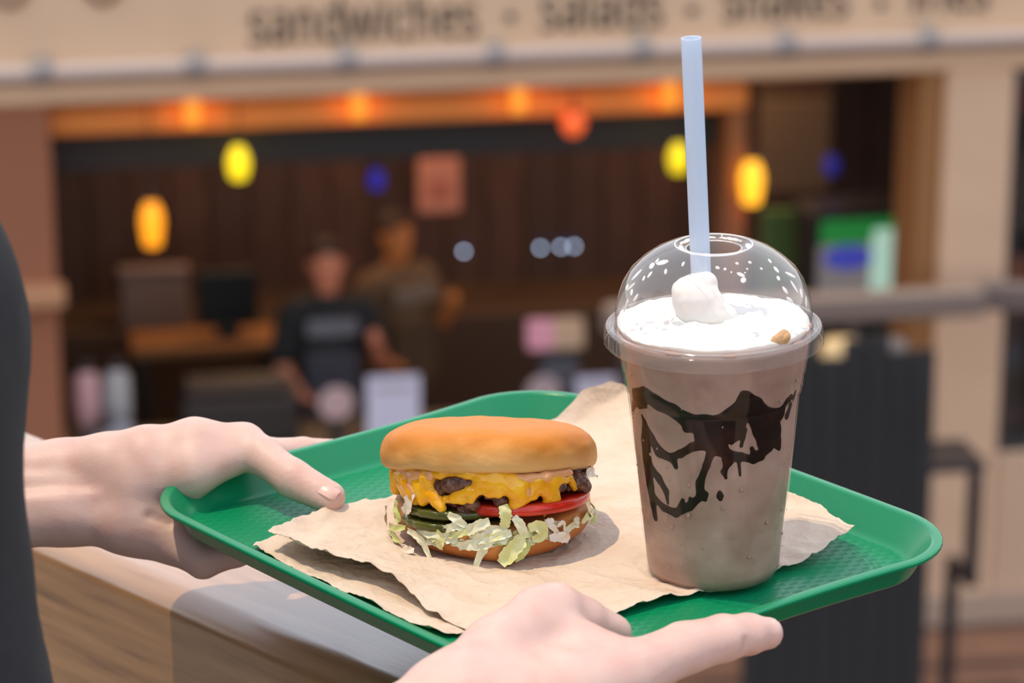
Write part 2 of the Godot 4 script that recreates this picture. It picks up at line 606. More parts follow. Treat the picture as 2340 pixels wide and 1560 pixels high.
func syrup_mask(x: float, h: float) -> float:
	var best := 99.0
	for s in STROKES:
		for k in range(0, s.size() - 3, 3):
			var a := Vector2(s[k] * 0.62, s[k + 1])
			var b := Vector2(s[k + 3] * 0.62, s[k + 4])
			var p := Vector2(x, h) - a
			var ab := b - a
			var t := clampf(p.dot(ab) / maxf(ab.length_squared(), 1e-6), 0.0, 1.0)
			var q := (p - ab * t).length() - lerpf(s[k + 2], s[k + 5], t) - 0.4
			var e := maxf(1.2 - absf(best - q), 0.0)
			best = minf(best, q) - e * e * 0.25 / 1.2
	return -best

func build_cup() -> void:
	var where := Transform3D(Basis(Vector3(0, 0, 1), deg_to_rad(1.04)), mm(74.1, 1.7, 40.2))
	var root := thing("milkshake_cup", "clear plastic cup of chocolate milkshake with domed lid and whipped cream", "cup", where)
	var pet := clear(Color(0.95, 0.97, 1.0), 0.0, 0.08, 0.36)
	# the drink
	var inner := [Vector2(0.0, 0.0022), Vector2(0.0262, 0.0022), Vector2(0.0272, 0.0012)]
	for q in WALL:
		inner.append(Vector2(q.x - 0.0008, q.y))
	inner.append_array([Vector2(0.0414, 0.1090), Vector2(0.0418, 0.1112), Vector2(0.0405, 0.1120), Vector2(0.0, 0.1122)])
	var g := Geo.new()
	g.lathe(inner, 180)
	var shake := grain([[0.0, Color(0.53, 0.40, 0.345)], [0.45, Color(0.63, 0.50, 0.44)], [0.7, Color(0.66, 0.535, 0.475)], [1.0, Color(0.72, 0.60, 0.545)]], 0.5, 0.018, Vector3.ONE * 9.0, 0.0, 4)
	put("chocolate_shake", g, shake, root)
	# syrup streaks lie between shake and wall: their edge is where this skin dips under the shake
	var sy := Geo.new()
	var na := 440
	var nh := 190
	var a0 := -20.0
	var a1 := 200.0
	for j in nh + 1:
		var h := lerpf(26.0, 99.0, float(j) / nh)
		for k in na + 1:
			var a := lerpf(a0, a1, float(k) / na)
			var mk := clampf(syrup_mask(a * 0.62, h) / 0.8, -1.0, 1.0)
			var r := wall_r(h * 0.001) - 0.0008 + 0.0003 * mk
			sy.v.append(Vector3(r * cos(deg_to_rad(a)), h * 0.001, r * sin(deg_to_rad(a))))
	for j in nh:
		for k in na:
			var a := j * (na + 1) + k
			var b := a + 1
			sy.i.append_array([a, b, b + na + 1, a, b + na + 1, a + na + 1])
	# keep only the faces near or above the shake
	var keep := PackedInt32Array()
	for k in range(0, sy.i.size(), 3):
		for e in 3:
			var p := sy.v[sy.i[k + e]]
			if Vector2(p.x, p.z).length() > wall_r(p.y) - 0.00101:
				keep.append_array([sy.i[k], sy.i[k + 1], sy.i[k + 2]])
				break
	sy.i = keep
	var dark := grain([[0.0, Color(0.10, 0.06, 0.045)], [0.55, Color(0.125, 0.075, 0.06)], [0.8, Color(0.19, 0.095, 0.065)], [1.0, Color(0.30, 0.15, 0.095)]], 0.55, 0.014, Vector3.ONE * 10.0, 0.0, 14)
	dark.metallic_specular = 0.25
	tag(put("chocolate_syrup", sy, dark, root), "dark chocolate syrup streaks")
	# cup wall
	var cup := [Vector2(0.0, 0.0012), Vector2(0.022, 0.0012), Vector2(0.0262, 0.0002), Vector2(0.0272, 0.0), Vector2(0.0279, 0.0005), Vector2(0.0281, 0.002)]
	cup.append_array(WALL)
	cup.append_array([Vector2(0.0424, 0.1112), Vector2(0.0440, 0.1118), Vector2(0.0444, 0.1108)])
	var w := Geo.new()
	w.lathe(cup, 160)
	put("cup_wall", w, pet, root)
	# drops of condensation on the wall
	var drop := clear(Color.WHITE, 0.12, 0.05, 0.6)
	var dg := Geo.new()
	rng.seed = 77
	for n in 46:
		var a := deg_to_rad(rnd(12.0, 168.0))
		var h := rnd(0.008, 0.098)
		var r := rnd(0.00028, 0.00075)
		var R := wall_r(h)
		var s := Geo.new()
		s.lathe([Vector2(0.02, -1.2), Vector2(0.75, -0.8), Vector2(1.0, -0.1), Vector2(0.8, 0.7), Vector2(0.45, 1.2), Vector2(0.02, 1.45)], 10)
		dg.add(s, Transform3D(Basis(Vector3.UP, -a)* Basis.from_scale(Vector3(0.45 * r, r, r)), Vector3(R * cos(a), h, R * sin(a))))
	var dm := put("condensation", dg, mat(Color(0.60, 0.48, 0.43), 0.12, 0.6), root)
	dm.set_meta("kind", "stuff")
	# lid: rolled rim with ribbed skirt, dome, hole with a turned-in edge
	var lid := thing_part("dome_lid", root)
	var skirt := Geo.new()
	skirt.lathe([Vector2(0.0468, 0.1062), Vector2(0.0473, 0.1068), Vector2(0.0471, 0.1080), Vector2(0.0468, 0.1125), Vector2(0.0464, 0.1140), Vector2(0.0455, 0.1146), Vector2(0.0446, 0.1142), Vector2(0.0440, 0.1131), Vector2(0.0434, 0.1129), Vector2(0.0428, 0.1138), DOME[0]], 240)
	for k in skirt.v.size():
		var p := skirt.v[k]
		if p.y > 0.1075 and p.y < 0.1130 and Vector2(p.x, p.z).length() > 0.046:
			var t := atan2(p.z, p.x)
			var q := 1.0 + 0.006 * maxf(0.0, cos(t * 80.0)) * (1.0 if absf(sin(t)) < 0.75 else 0.15)
			skirt.v[k] = Vector3(p.x * q, p.y, p.z * q)
	put("lid_rim", skirt, clear(Color(1, 0.96, 0.93), 0.08, 0.08, 0.6), lid)
	var dome := Geo.new()
	var prof := DOME.duplicate()
	prof.append_array([Vector2(0.0164, 0.1496), Vector2(0.0158, 0.1490), Vector2(0.0150, 0.1482), Vector2(0.0136, 0.1478), Vector2(0.0120, 0.1477)])
	dome.lathe(prof, 200)
	put("dome", dome, clear(Color(0.97, 0.98, 1.0), 0.055, 0.04, 0.62), lid)
	var ring := Geo.new()
	for q in [[0.0166, 0.1495, 0.00035], [0.0119, 0.1477, 0.0003]]:
		var pts := []
		for k in 73:
			pts.append(Vector3(q[0] * cos(TAU * k / 72.0), q[1], q[0] * sin(TAU * k / 72.0)))
		ring.tube(pts, [q[2]], 8, false)
	put("hole_edge", ring, clear(Color(1, 1, 1), 0.35, 0.12, 0.7), lid)
	# whipped cream: mound that fills the lid up to the dome, with a peak at the straw
	var cream := Geo.new()
	var n1 := noise(0.09, 3, 8)
	var n2 := noise(0.3, 2, 9)
	var cr := 120
	var rows := 46
	for j in rows + 1:
		for k in cr:
			var t := TAU * k / cr
			var p: Vector3
			var side := 0.0
			if j < 10:
				var h := lerpf(0.1112, 0.1152 + 0.003 * n1.get_noise_2d(cos(t) * 9.0, sin(t) * 9.0), j / 10.0)
				var r := lerpf(0.0395, dome_r(maxf(h, 0.115)) - 0.0009, clampf((h - 0.1112) / 0.003, 0.0, 1.0))
				p = Vector3(r * cos(t), h, r * sin(t))
			else:
				var f := 1.0 - float(j - 10) / (rows - 10)
				var h0 := 0.1152 + 0.003 * n1.get_noise_2d(cos(t) * 9.0, sin(t) * 9.0)
				var r := (dome_r(h0) - 0.0009) * f
				p = Vector3(r * cos(t), 0.0, r * sin(t))
				var d := Vector2(p.x, p.z)
				var swirl := sin(t * 3.0 + f * 16.0) * 0.0011 * (1.0 - f)
				p.y = lerpf(h0, 0.1200, pow(1.0 - f, 0.8)) + swirl + n1.get_noise_2dv(d * 1000.0) * 0.0022 * (1.0 - f * 0.6) + n2.get_noise_2dv(d * 1000.0) * 0.0004
			cream.v.append(p)
	for j in rows:
		for k in cr:
			var a := j * cr + k
			var b := j * cr + (k + 1) % cr
			cream.i.append_array([a, b, b + cr, a, b + cr, a + cr])
	var white := mat(Color(0.90, 0.88, 0.85), 0.55, 0.4)
	white.subsurf_scatter_enabled = true
	white.subsurf_scatter_strength = 0.25
	var wc := put("whipped_cream", cream, white, root)
	var pk := Field.new(mm(-24, 112, -14), mm(14, 143, 18), 0.0008)
	cone_mm(pk, Vector3(-6.5, 117, 3), Vector3(-8, 127.0, 4), 9.0, 9.8, 4)
	cone_mm(pk, Vector3(-7.5, 129, 4), Vector3(-3.5, 134.0, 3.5), 8.8, 4.6, 4)
	cone_mm(pk, Vector3(-2, 122, 6), Vector3(5, 118.5, 6), 6.5, 5.0, 4)
	cone_mm(pk, Vector3(-12, 128, 5), Vector3(-16.5, 131, 5), 5.0, 1.6, 3)
	cone_mm(pk, Vector3(-3, 127, 7), Vector3(0, 121, 9), 5.0, 4.0, 3)
	pk.noise(noise(0.12, 2, 3), 0.0006)
	var pg := Geo.new()
	pk.build(pg)
	put("cream_peak", pg, white, wc)
	# bits of cream stuck to the inside of the dome and round the hole
	rng.seed = 5
	for s in [[168.5, 133.3, 1.0, 1.4], [158.5, 132.9, 0.9, 1.6], [151.5, 131.8, 0.7, 2.2], [70.5, 143.6, 1.0, 1.9], [69, 147, 0.7, 0.8], [54.5, 146.7, 0.8, 0.8], [137.5, 143.4, 0.7, 1.6], [70, 141.8, 1.2, 1.6], [151, 141, 0.7, 1.8], [125.5, 146.6, 0.6, 1.5], [90, 146.2, 0.8, 1.0], [83, 145.7, 0.6, 0.8], [38.5, 139.9, 0.9, 1.3], [39, 135.3, 1.0, 2.0], [38.5, 131.3, 1.0, 2.4], [29.5, 145.3, 0.6, 1.4], [21.5, 131.2, 0.9, 2.2], [154, 139.2, 0.6, 1.4], [159, 145.3, 0.6, 1.6], [62, 145, 0.5, 0.5], [66, 144, 0.4, 0.4], [48, 144.2, 0.5, 0.7], [78, 144.6, 0.5, 0.4], [150, 145.5, 3.2, 1.6], [158, 143.5, 2.2, 1.4], [166, 139.0, 0.8, 3.4], [163, 134.5, 0.6, 3.0], [22, 139.0, 0.9, 3.6], [27, 135.0, 0.7, 3.2], [18, 127.0, 0.8, 3.0], [33, 142.5, 1.0, 1.8], [160, 127.0, 0.7, 3.2]]:
		var a := deg_to_rad(s[0])
		var h: float = s[1] * 0.001
		var r := dome_r(h) - 0.0006
		var sg := Geo.new()
		sg.lathe([Vector2(0.02, -1.0), Vector2(0.6, -0.8), Vector2(1.0, -0.1), Vector2(0.75, 0.6), Vector2(0.02, 1.0)], 12)
		var slope := atan2(dome_r(h - 0.002) - dome_r(h + 0.002), 0.004)
		var b := Basis(Vector3.UP, -a) * Basis(Vector3(0, 0, 1), slope) * Basis(Vector3(1, 0, 0), rnd(-0.9, 0.9)) * Basis.from_scale(Vector3(0.0004, s[3] * 0.001, s[2] * 0.001))
		put("cream_speck", sg, white, wc, Transform3D(b, Vector3(r * cos(a), h, r * sin(a))))
	for s in [[200.0, 275.0, 0.0145, 0.0015], [285.0, 330.0, 0.0142, 0.0012], [345.0, 372.0, 0.0148, 0.0012], [150.0, 192.0, 0.0141, 0.0009]]:
		var pts := []
		for k in 13:
			var t: float = deg_to_rad(lerpf(s[0], s[1], k / 12.0))
			var r: float = s[2] + 0.0004 * sin(k * 1.9)
			pts.append(Vector3(r * cos(t), 0.1488, r * sin(t)))
		var sg := Geo.new()
		var rad := []
		for k in 13:
			rad.append(s[3] * (0.35 + 0.65 * sin(PI * (k + 0.5) / 13.0)))
		sg.tube(pts, rad, 8)
		for k in sg.v.size():
			sg.v[k].y = 0.1484 + (sg.v[k].y - 0.1488) * 0.45
		put("cream_smear", sg, white, wc)
	# brown crumbs and caramel-coloured smears at the lid
	var crumb := Field.new(mm(18, 108, 22), mm(34, 124, 38), 0.0006)
	cone_mm(crumb, Vector3(25.0, 115.8, 31), Vector3(27.5, 116.8, 30.2), 2.6, 2.9, 1)
	cone_mm(crumb, Vector3(27.8, 115.5, 30), Vector3(28.0, 118.0, 28.6), 1.8, 1.7, 1)
	crumb.noise(noise(0.25, 3, 6), 0.0006)
	var cg := Geo.new()
	crumb.build(cg)
	tag(put("cookie_crumb", cg, mat(Color(0.80, 0.62, 0.42), 0.6), wc), "tan crumb at the lid edge")
	for s in [[20.0, 113.5, 3.6], [36.0, 112.5, 3.6], [8.0, 114.0, 3.0], [118.0, 112.6, 4.0], [84.0, 112.4, 3.2]]:
		var a := deg_to_rad(s[0])
		var sg := Geo.new()
		sg.lathe([Vector2(0.02, -1.0), Vector2(0.7, -0.7), Vector2(1.0, 0.0), Vector2(0.7, 0.7), Vector2(0.02, 1.0)], 12)
		put("chocolate_smear", sg, mat(Color(0.72, 0.50, 0.36), 0.5), wc, Transform3D(Basis(Vector3.UP, -a) * Basis.from_scale(Vector3(0.0006, 0.0009, s[2] * 0.001)), Vector3(0.0416 * cos(a), s[1] * 0.001, 0.0416 * sin(a))))

func thing_part(called: String, parent: Node3D) -> Node3D:
	var o := Node3D.new()
	o.name = numbered(called, parent)
	parent.add_child(o, true)
	return o

func build_straw() -> void:
	var a := mm(68.7, 95, 40.2)
	var b := mm(60.2, 240.6, 40.2)
	var d := (b - a).normalized()
	var r := 0.0043
	var g := Geo.new()
	var turn := Basis(Quaternion(Vector3.UP, d))
	var len := a.distance_to(b)
	g.lathe([Vector2(r - 0.0003, len - 0.012), Vector2(r - 0.0003, len), Vector2(r, len)], 48)
	g = Geo.new()
	# outside up, over the lip, down the inside
	g.lathe([Vector2(r, 0.0), Vector2(r, len * 0.5), Vector2(r, len - 0.0002), Vector2(r - 0.00012, len), Vector2(r - 0.0003, len), Vector2(r - 0.0004, len - 0.0002), Vector2(r - 0.0004, len * 0.5), Vector2(r - 0.0004, 0.0), Vector2(r, 0.0)], 48)
	var m := mat(Color(0.945, 0.975, 0.97, 0.9), 0.3, 0.5)
	m.transparency = BaseMaterial3D.TRANSPARENCY_ALPHA
	m.backlight_enabled = true
	m.backlight = Color(0.9, 0.93, 1.0)
	var o := put("drinking_straw", g, m, self, Transform3D(turn, a))
	tag(o, "wide translucent pale blue straw standing in the milkshake's domed lid", "straw")

# ---------------------------------------------------------------- burger
func ribbon(pts: Array, width: float, twist: float, curl: float, sd: int) -> Geo:
	# smooth the path
	var path := []
	var n := 14
	var cv := Curve3D.new()
	for k in pts.size():
		var t := Vector3.ZERO
		if k > 0 and k < pts.size() - 1:
			t = (pts[k + 1] - pts[k - 1]) / 6.0
		cv.add_point(pts[k], -t, t)
	var total := cv.get_baked_length()
	for k in n + 1:
		path.append(cv.sample_baked(total * k / n, true))
	var nz := noise(0.35, 2, sd)
	var rows := []
	for k in n + 1:
		var d: Vector3 = (path[mini(k + 1, n)] - path[maxi(k - 1, 0)]).normalized()
		var out: Vector3 = Vector3(path[k].x, 0.012, path[k].z).normalized()
		var side := d.cross(out).normalized()
		out = side.cross(d).normalized()
		var f := float(k) / n
		var ang := twist * (f - 0.4)
		var s2 := side * cos(ang) + out * sin(ang)
		var o2 := out * cos(ang) - side * sin(ang)
		var wv := width * 0.5 * (0.55 + 0.45 * sin(PI * clampf(f * 0.9 + 0.08, 0.0, 1.0))) * (1.0 + 0.35 * nz.get_noise_1d(k * 1.7))
		var row := []
		for j in 7:
			var q := (j - 3) / 3.0
			row.append(path[k] + s2 * q * wv + o2 * (curl * q * q * wv + 0.18 * wv * sin(q * 3.0 + k * 0.9 + sd)))
		rows.append(row)
	var g := Geo.new()
	g.slab_sheet(rows, Vector3(0, 0, -0.0005))
	return g

func build_burger() -> void:
	var root := thing("hamburger", "cheeseburger in a round bun with lettuce, tomato and pickle on the paper", "burger", Transform3D(Basis.IDENTITY, mm(-23.6, 3.0, -7.9)))
	# buns: round loaves, browned on top, paler at the cut side
	var bumps := noise(0.022, 3, 2)
	var crust := func(prof: Array, brown: Color, pale: Color, lo: float, hi: float, sd: int) -> Geo:
		var g := Geo.new()
		var fine := []
		var cv := Curve2D.new()
		for k in prof.size():
			var t := Vector2.ZERO
			if k > 0 and k < prof.size() - 1:
				t = (prof[k + 1] - prof[k - 1]) / 6.0
			cv.add_point(prof[k], -t, t)
		cv.bake_interval = 0.002
		var total := cv.get_baked_length()
		for k in 61:
			fine.append(cv.sample_baked(total * k / 60.0, true))
		g.lathe(fine, 120)
		var nz := noise(0.024, 3, sd)
		var n2 := noise(0.05, 4, sd + 1)
		for k in g.v.size():
			var p := g.v[k]
			var q := p * 1000.0
			var e := nz.get_noise_3dv(q) * 0.0026 + n2.get_noise_3dv(q) * 0.0002
			var rr := Vector2(p.x, p.z).length()
			var o := Vector3(p.x, p.y * 1.5, p.z).normalized()
			g.v[k] = p + o * e * clampf(rr / 0.02, 0.3, 1.0)
			var f := clampf((p.y - lo) / (hi - lo) + n2.get_noise_3dv(q * 0.6) * 0.35 + nz.get_noise_3dv(q * 1.3) * 0.25, 0.0, 1.0)
			var c := pale.lerp(brown, f)
			g.col.append(c.srgb_to_linear())
		return g
	var bread := mat(Color.WHITE, 0.5, 0.35)
	bread.vertex_color_use_as_albedo = true
	bread.uv1_triplanar = true
	bread.uv1_scale = Vector3.ONE * 22.0
	bread.heightmap_enabled = true
	bread.heightmap_texture = noise_tex(0.03, 5, 41)
	bread.heightmap_scale = 0.022
	var top: Geo = crust.call([Vector2(0.0, -0.0115), Vector2(0.030, -0.0117), Vector2(0.0412, -0.0114), Vector2(0.0458, -0.0094), Vector2(0.0477, -0.0050), Vector2(0.0478, -0.0005), Vector2(0.0466, 0.0042), Vector2(0.0430, 0.0085), Vector2(0.0345, 0.0114), Vector2(0.0200, 0.0124), Vector2(0.0, 0.0128)], Color(0.79, 0.50, 0.20), Color(0.87, 0.715, 0.49), -0.0125, 0.0040, 3)
	for k in top.v.size():
		top.v[k].y -= 0.0030 * smoothstep(0.028, 0.050, -top.v[k].x) + 0.0012 * smoothstep(0.03, 0.05, top.v[k].x)
	put("top_bun", top, bread, root, Transform3D(Basis(Vector3(1, 0, 0), deg_to_rad(-15.0)) * Basis(Vector3(0, 0, 1), deg_to_rad(-0.8)) * Basis.from_scale(Vector3(1.018, 0.86, 1.0)), mm(-1.0, 41.3, 0.5)))
	var low: Geo = crust.call([Vector2(0.0, 0.0), Vector2(0.030, 0.0), Vector2(0.0370, 0.0012), Vector2(0.0415, 0.0048), Vector2(0.0432, 0.0090), Vector2(0.0428, 0.0135), Vector2(0.0405, 0.0165), Vector2(0.030, 0.0168), Vector2(0.0, 0.0165)], Color(0.79, 0.55, 0.30), Color(0.68, 0.39, 0.18), 0.0, 0.016, 9)
	put("bottom_bun", low, bread, root, Transform3D(Basis(Vector3(1, 0, 0), deg_to_rad(1.0)) * Basis.from_scale(Vector3(1.02, 1.06, 1.03)), mm(0.6, -0.4, 1.0)))
	# patty: coarse minced meat
	rng.seed = 31
	var f := Field.new(mm(-50, 8, -50), mm(50, 50, 52), 0.001)
	var tilt := Basis(Vector3(1, 0, 0), deg_to_rad(-11.0))
	for n in 26:
		var a := TAU * n / 26.0
		var p := tilt * (Vector3(cos(a) * 36.0, rnd(-1.5, 1.5), sin(a) * 36.0)) + Vector3(-0.8, 29.5, 0)
		cone_mm(f, p, tilt * Vector3(cos(a) * 12.0, 0, sin(a) * 12.0) + Vector3(-0.8, 29.5, 0), 7.0, 8.0, 3.0)
	for n in 330:
		var a := rnd(-0.15, PI + 0.15)
		var rr := rnd(40.0, 43.6)
		var p := tilt * (Vector3(cos(a) * rr, rnd(-6.0, 5.5), sin(a) * rr)) + Vector3(-0.8, 29.5, 0)
		var s := rnd(0.9, 2.3)
		cone_mm(f, p, p + Vector3(rnd(-2.4, 2.4), rnd(-1.6, 1.6), rnd(-0.8, 0.8)), s, s * 0.8, 0.6)
	# the big lumps that show between the cheese
	for q in [[-18.5, 36.0, 42.0, 4.2], [-13.0, 36.8, 43.0, 4.0], [-9.5, 27.5, 43.5, 3.4], [-13.0, 24.0, 42.5, 2.6], [3.5, 29.0, 44.5, 3.0], [38.5, 31.0, 25.5, 4.2], [40.0, 28.0, 22.0, 3.5], [29.0, 33.0, 35.5, 3.2], [-42.0, 24.5, 12.5, 3.4]]:
		cone_mm(f, Vector3(q[0], q[1], q[2] - 3.0), Vector3(q[0] + 1.5, q[1] - 0.5, q[2] - 3.0), q[3], q[3] * 0.9, 1.2)
	f.noise(noise(0.35, 3, 12), 0.0008)
	var pg := Geo.new()
	f.build(pg)
	var meat := grain([[0.0, Color(0.20, 0.11, 0.075)], [0.5, Color(0.36, 0.22, 0.16)], [0.75, Color(0.47, 0.31, 0.24)], [1.0, Color(0.56, 0.40, 0.31)]], 0.33, 0.03, Vector3.ONE * 30.0, 0.06, 51)
	put("beef_patty", pg, meat, root)
	# melted cheese: slice draped over the rim of the patty, with runs and drips
	var cz := Field.new(mm(-50, 14, -14), mm(50, 50, 52), 0.001)
	var runs := [
		[-43, 31.2, 11.3, -43.2, 23.1, 10.8, 2.6], [-38.5, 34.1, 22.3, -33.8, 25.6, 29.0, 3.3], [-33.7, 36, 29.1, -30.6, 31.2, 32.3, 3.0], [-28.4, 37.4, 34.2, -28.5, 29.7, 34.2, 3.0], [-26.4, 28.7, 35.8, -22.3, 25.0, 39.0, 2.2], [-24.8, 30, 36.6, -24.0, 27.0, 37.6, 2.4],
		[-22, 40.6, 38, -10, 41.6, 42.5, 1.9], [-10, 41.6, 42.5, 2, 41.8, 44.0, 2.0], [-9, 35.0, 43.8, -16.1, 31.3, 42.0, 1.9], [-6.5, 36.6, 44, -9, 29.9, 43.8, 1.6], [-4, 40, 44, -1, 34, 44.8, 2.2],
		[3.6, 38.9, 44.4, 8.7, 34.3, 44, 3.0], [11.2, 37.3, 43.1, 12.7, 29.6, 43, 2.8], [12, 31, 43.2, 9.7, 27.6, 43.8, 2.4], [19.3, 37.8, 40.1, 18.3, 31.0, 41.2, 2.0], [20, 38.5, 39.5, 26, 37.5, 36.2, 2.2], [26, 37.5, 36.2, 32.6, 34.8, 30.8, 1.9], [24.4, 31.7, 37.6, 26.5, 27, 36.4, 2.6], [24, 26.6, 38, 23.4, 23.6, 38.6, 1.5], [23.4, 23.6, 38.6, 23.4, 20.6, 38.8, 0.9], [27.5, 30.5, 35, 28.5, 27, 34.6, 2.2], [34.7, 35.0, 27.9, 36.8, 29, 25.4, 1.5],
		[-41, 32, 17, -38, 26, 23, 2.8], [-30, 40, 31, -22, 40.6, 38, 2.2], [-40, 37, 15, -34, 38.6, 27, 2.4], [2, 41.8, 44, 10, 40, 42.6, 2.0], [13.5, 34, 42.6, 15.5, 30.5, 42.2, 1.8], [-6, 39, 44, 1, 38.6, 44.6, 2.2], [1, 38, 44.8, 3, 33, 45, 1.8], [14, 37, 42.4, 10, 33, 43.6, 2.4], [29, 36.5, 34.2, 26, 31.5, 36.6, 2.0], [-37, 31, 25.6, -30, 26.5, 33.4, 2.8], [-20, 29.5, 40.4, -13, 29.0, 42.8, 1.6], [-4, 36, 44.6, -8, 33.0, 44.2, 1.5], [20, 35, 40.2, 24, 33.0, 38.6, 1.8]]
	for q in runs:
		cone_mm(cz, Vector3(q[0], q[1], q[2] - 0.6), Vector3(q[3], q[4], q[5] - 0.6), q[6] * 1.22, q[6] * 1.12, 1.8)
	cz.noise(noise(0.12, 2, 15), 0.0006)
	var cg := Geo.new()
	cz.build(cg)
	var cheddar := grain([[0.0, Color(0.90, 0.55, 0.07)], [0.5, Color(0.96, 0.68, 0.10)], [0.8, Color(0.97, 0.75, 0.20)], [1.0, Color(0.92, 0.72, 0.40)]], 0.12, 0.02, Vector3.ONE * 16.0, 0.03, 61)
	cheddar.subsurf_scatter_enabled = true
	cheddar.subsurf_scatter_strength = 0.15
	put("melted_cheese", cg, cheddar, root)
	# pinkish sauce at the left and right under the bun
	for group in [[[-40, 35.5, 19, -34, 36.5, 29, 3.0], [-34, 36.5, 29, -27, 39.0, 36.2, 2.4], [-36, 32, 28.5, -33, 28.5, 31.6, 2.2]], [[11, 40.0, 42.4, 24, 39.5, 38.4, 2.0], [24, 39.5, 38.4, 34, 38, 29.6, 2.0], [13.5, 39, 42.4, 15.5, 33, 42.4, 1.8]]]:
		var sf := Field.new(mm(-50, 24, 0), mm(50, 50, 52), 0.001)
		for q in group:
			cone_mm(sf, Vector3(q[0], q[1], q[2]), Vector3(q[3], q[4], q[5]), q[6], q[6], 1.8)
		sf.noise(noise(0.15, 2, 25), 0.0006)
		var sg := Geo.new()
		sf.build(sg)
		put("burger_sauce", sg, mat(Color(0.87, 0.63, 0.42), 0.18), root)
	# tomato slice and pickle slices
	var tom := Geo.new()
	tom.lathe([Vector2(0.0, -0.0026), Vector2(0.0315, -0.0026), Vector2(0.0328, -0.0018), Vector2(0.0332, 0.0), Vector2(0.0328, 0.0018), Vector2(0.0315, 0.0026), Vector2(0.0, 0.0026)], 72)
	var red := grain([[0.0, Color(0.58, 0.09, 0.05)], [0.6, Color(0.76, 0.15, 0.09)], [1.0, Color(0.86, 0.32, 0.22)]], 0.2, 0.012, Vector3.ONE * 12.0, 0.02, 71)
	put("tomato_slice", tom, red, root, Transform3D(Basis(Vector3(1, 0, 0), deg_to_rad(-8.0)) * Basis(Vector3(0, 0, 1), deg_to_rad(2.0)), mm(11, 20.6, 12.5)))
	for q in [[-16.0, 13.4, 18.5, -6.0, 0.0245], [-15.0, 18.2, 19.0, -9.0, 0.0238]]:
		var pk := Geo.new()
		pk.lathe([Vector2(0.0, -0.0021), Vector2(q[4] - 0.0014, -0.0021), Vector2(q[4] - 0.0003, -0.0014), Vector2(q[4], 0.0), Vector2(q[4] - 0.0003, 0.0014), Vector2(q[4] - 0.0014, 0.0021), Vector2(0.0, 0.0021)], 96)
		for k in pk.v.size():
			var t := atan2(pk.v[k].z, pk.v[k].x)
			var w := 1.0 + 0.012 * sin(t * 22.0)
			pk.v[k] = Vector3(pk.v[k].x * w, pk.v[k].y, pk.v[k].z * w)
		put("pickle_slice", pk, grain([[0.0, Color(0.16, 0.17, 0.06)], [0.5, Color(0.30, 0.31, 0.11)], [1.0, Color(0.43, 0.42, 0.18)]], 0.2, 0.015, Vector3.ONE * 10.0, 0.02, 81), root, Transform3D(Basis(Vector3(1, 0, 0), deg_to_rad(q[3])), mm(q[0], q[1], q[2])))
	# shredded lettuce: each shred its own ribbon; colour 0 pale, 1 yellow-green, 2 green, 3 white onion
	var leafs := []
	for c in [[Color(0.87, 0.86, 0.71), Color(0.92, 0.91, 0.80)], [Color(0.81, 0.81, 0.50), Color(0.91, 0.90, 0.70)], [Color(0.66, 0.71, 0.34), Color(0.84, 0.85, 0.58)], [Color(0.90, 0.84, 0.76), Color(0.95, 0.91, 0.85)]]:
		var m := grain([[0.0, c[0]], [0.5, c[0].lerp(c[1], 0.5)], [1.0, c[1]]], 0.25, 0.02, Vector3.ONE * 26.0, 0.03, 91 + leafs.size())
		m.backlight_enabled = true
		m.backlight = Color(0.35, 0.38, 0.2)
		leafs.append(m)
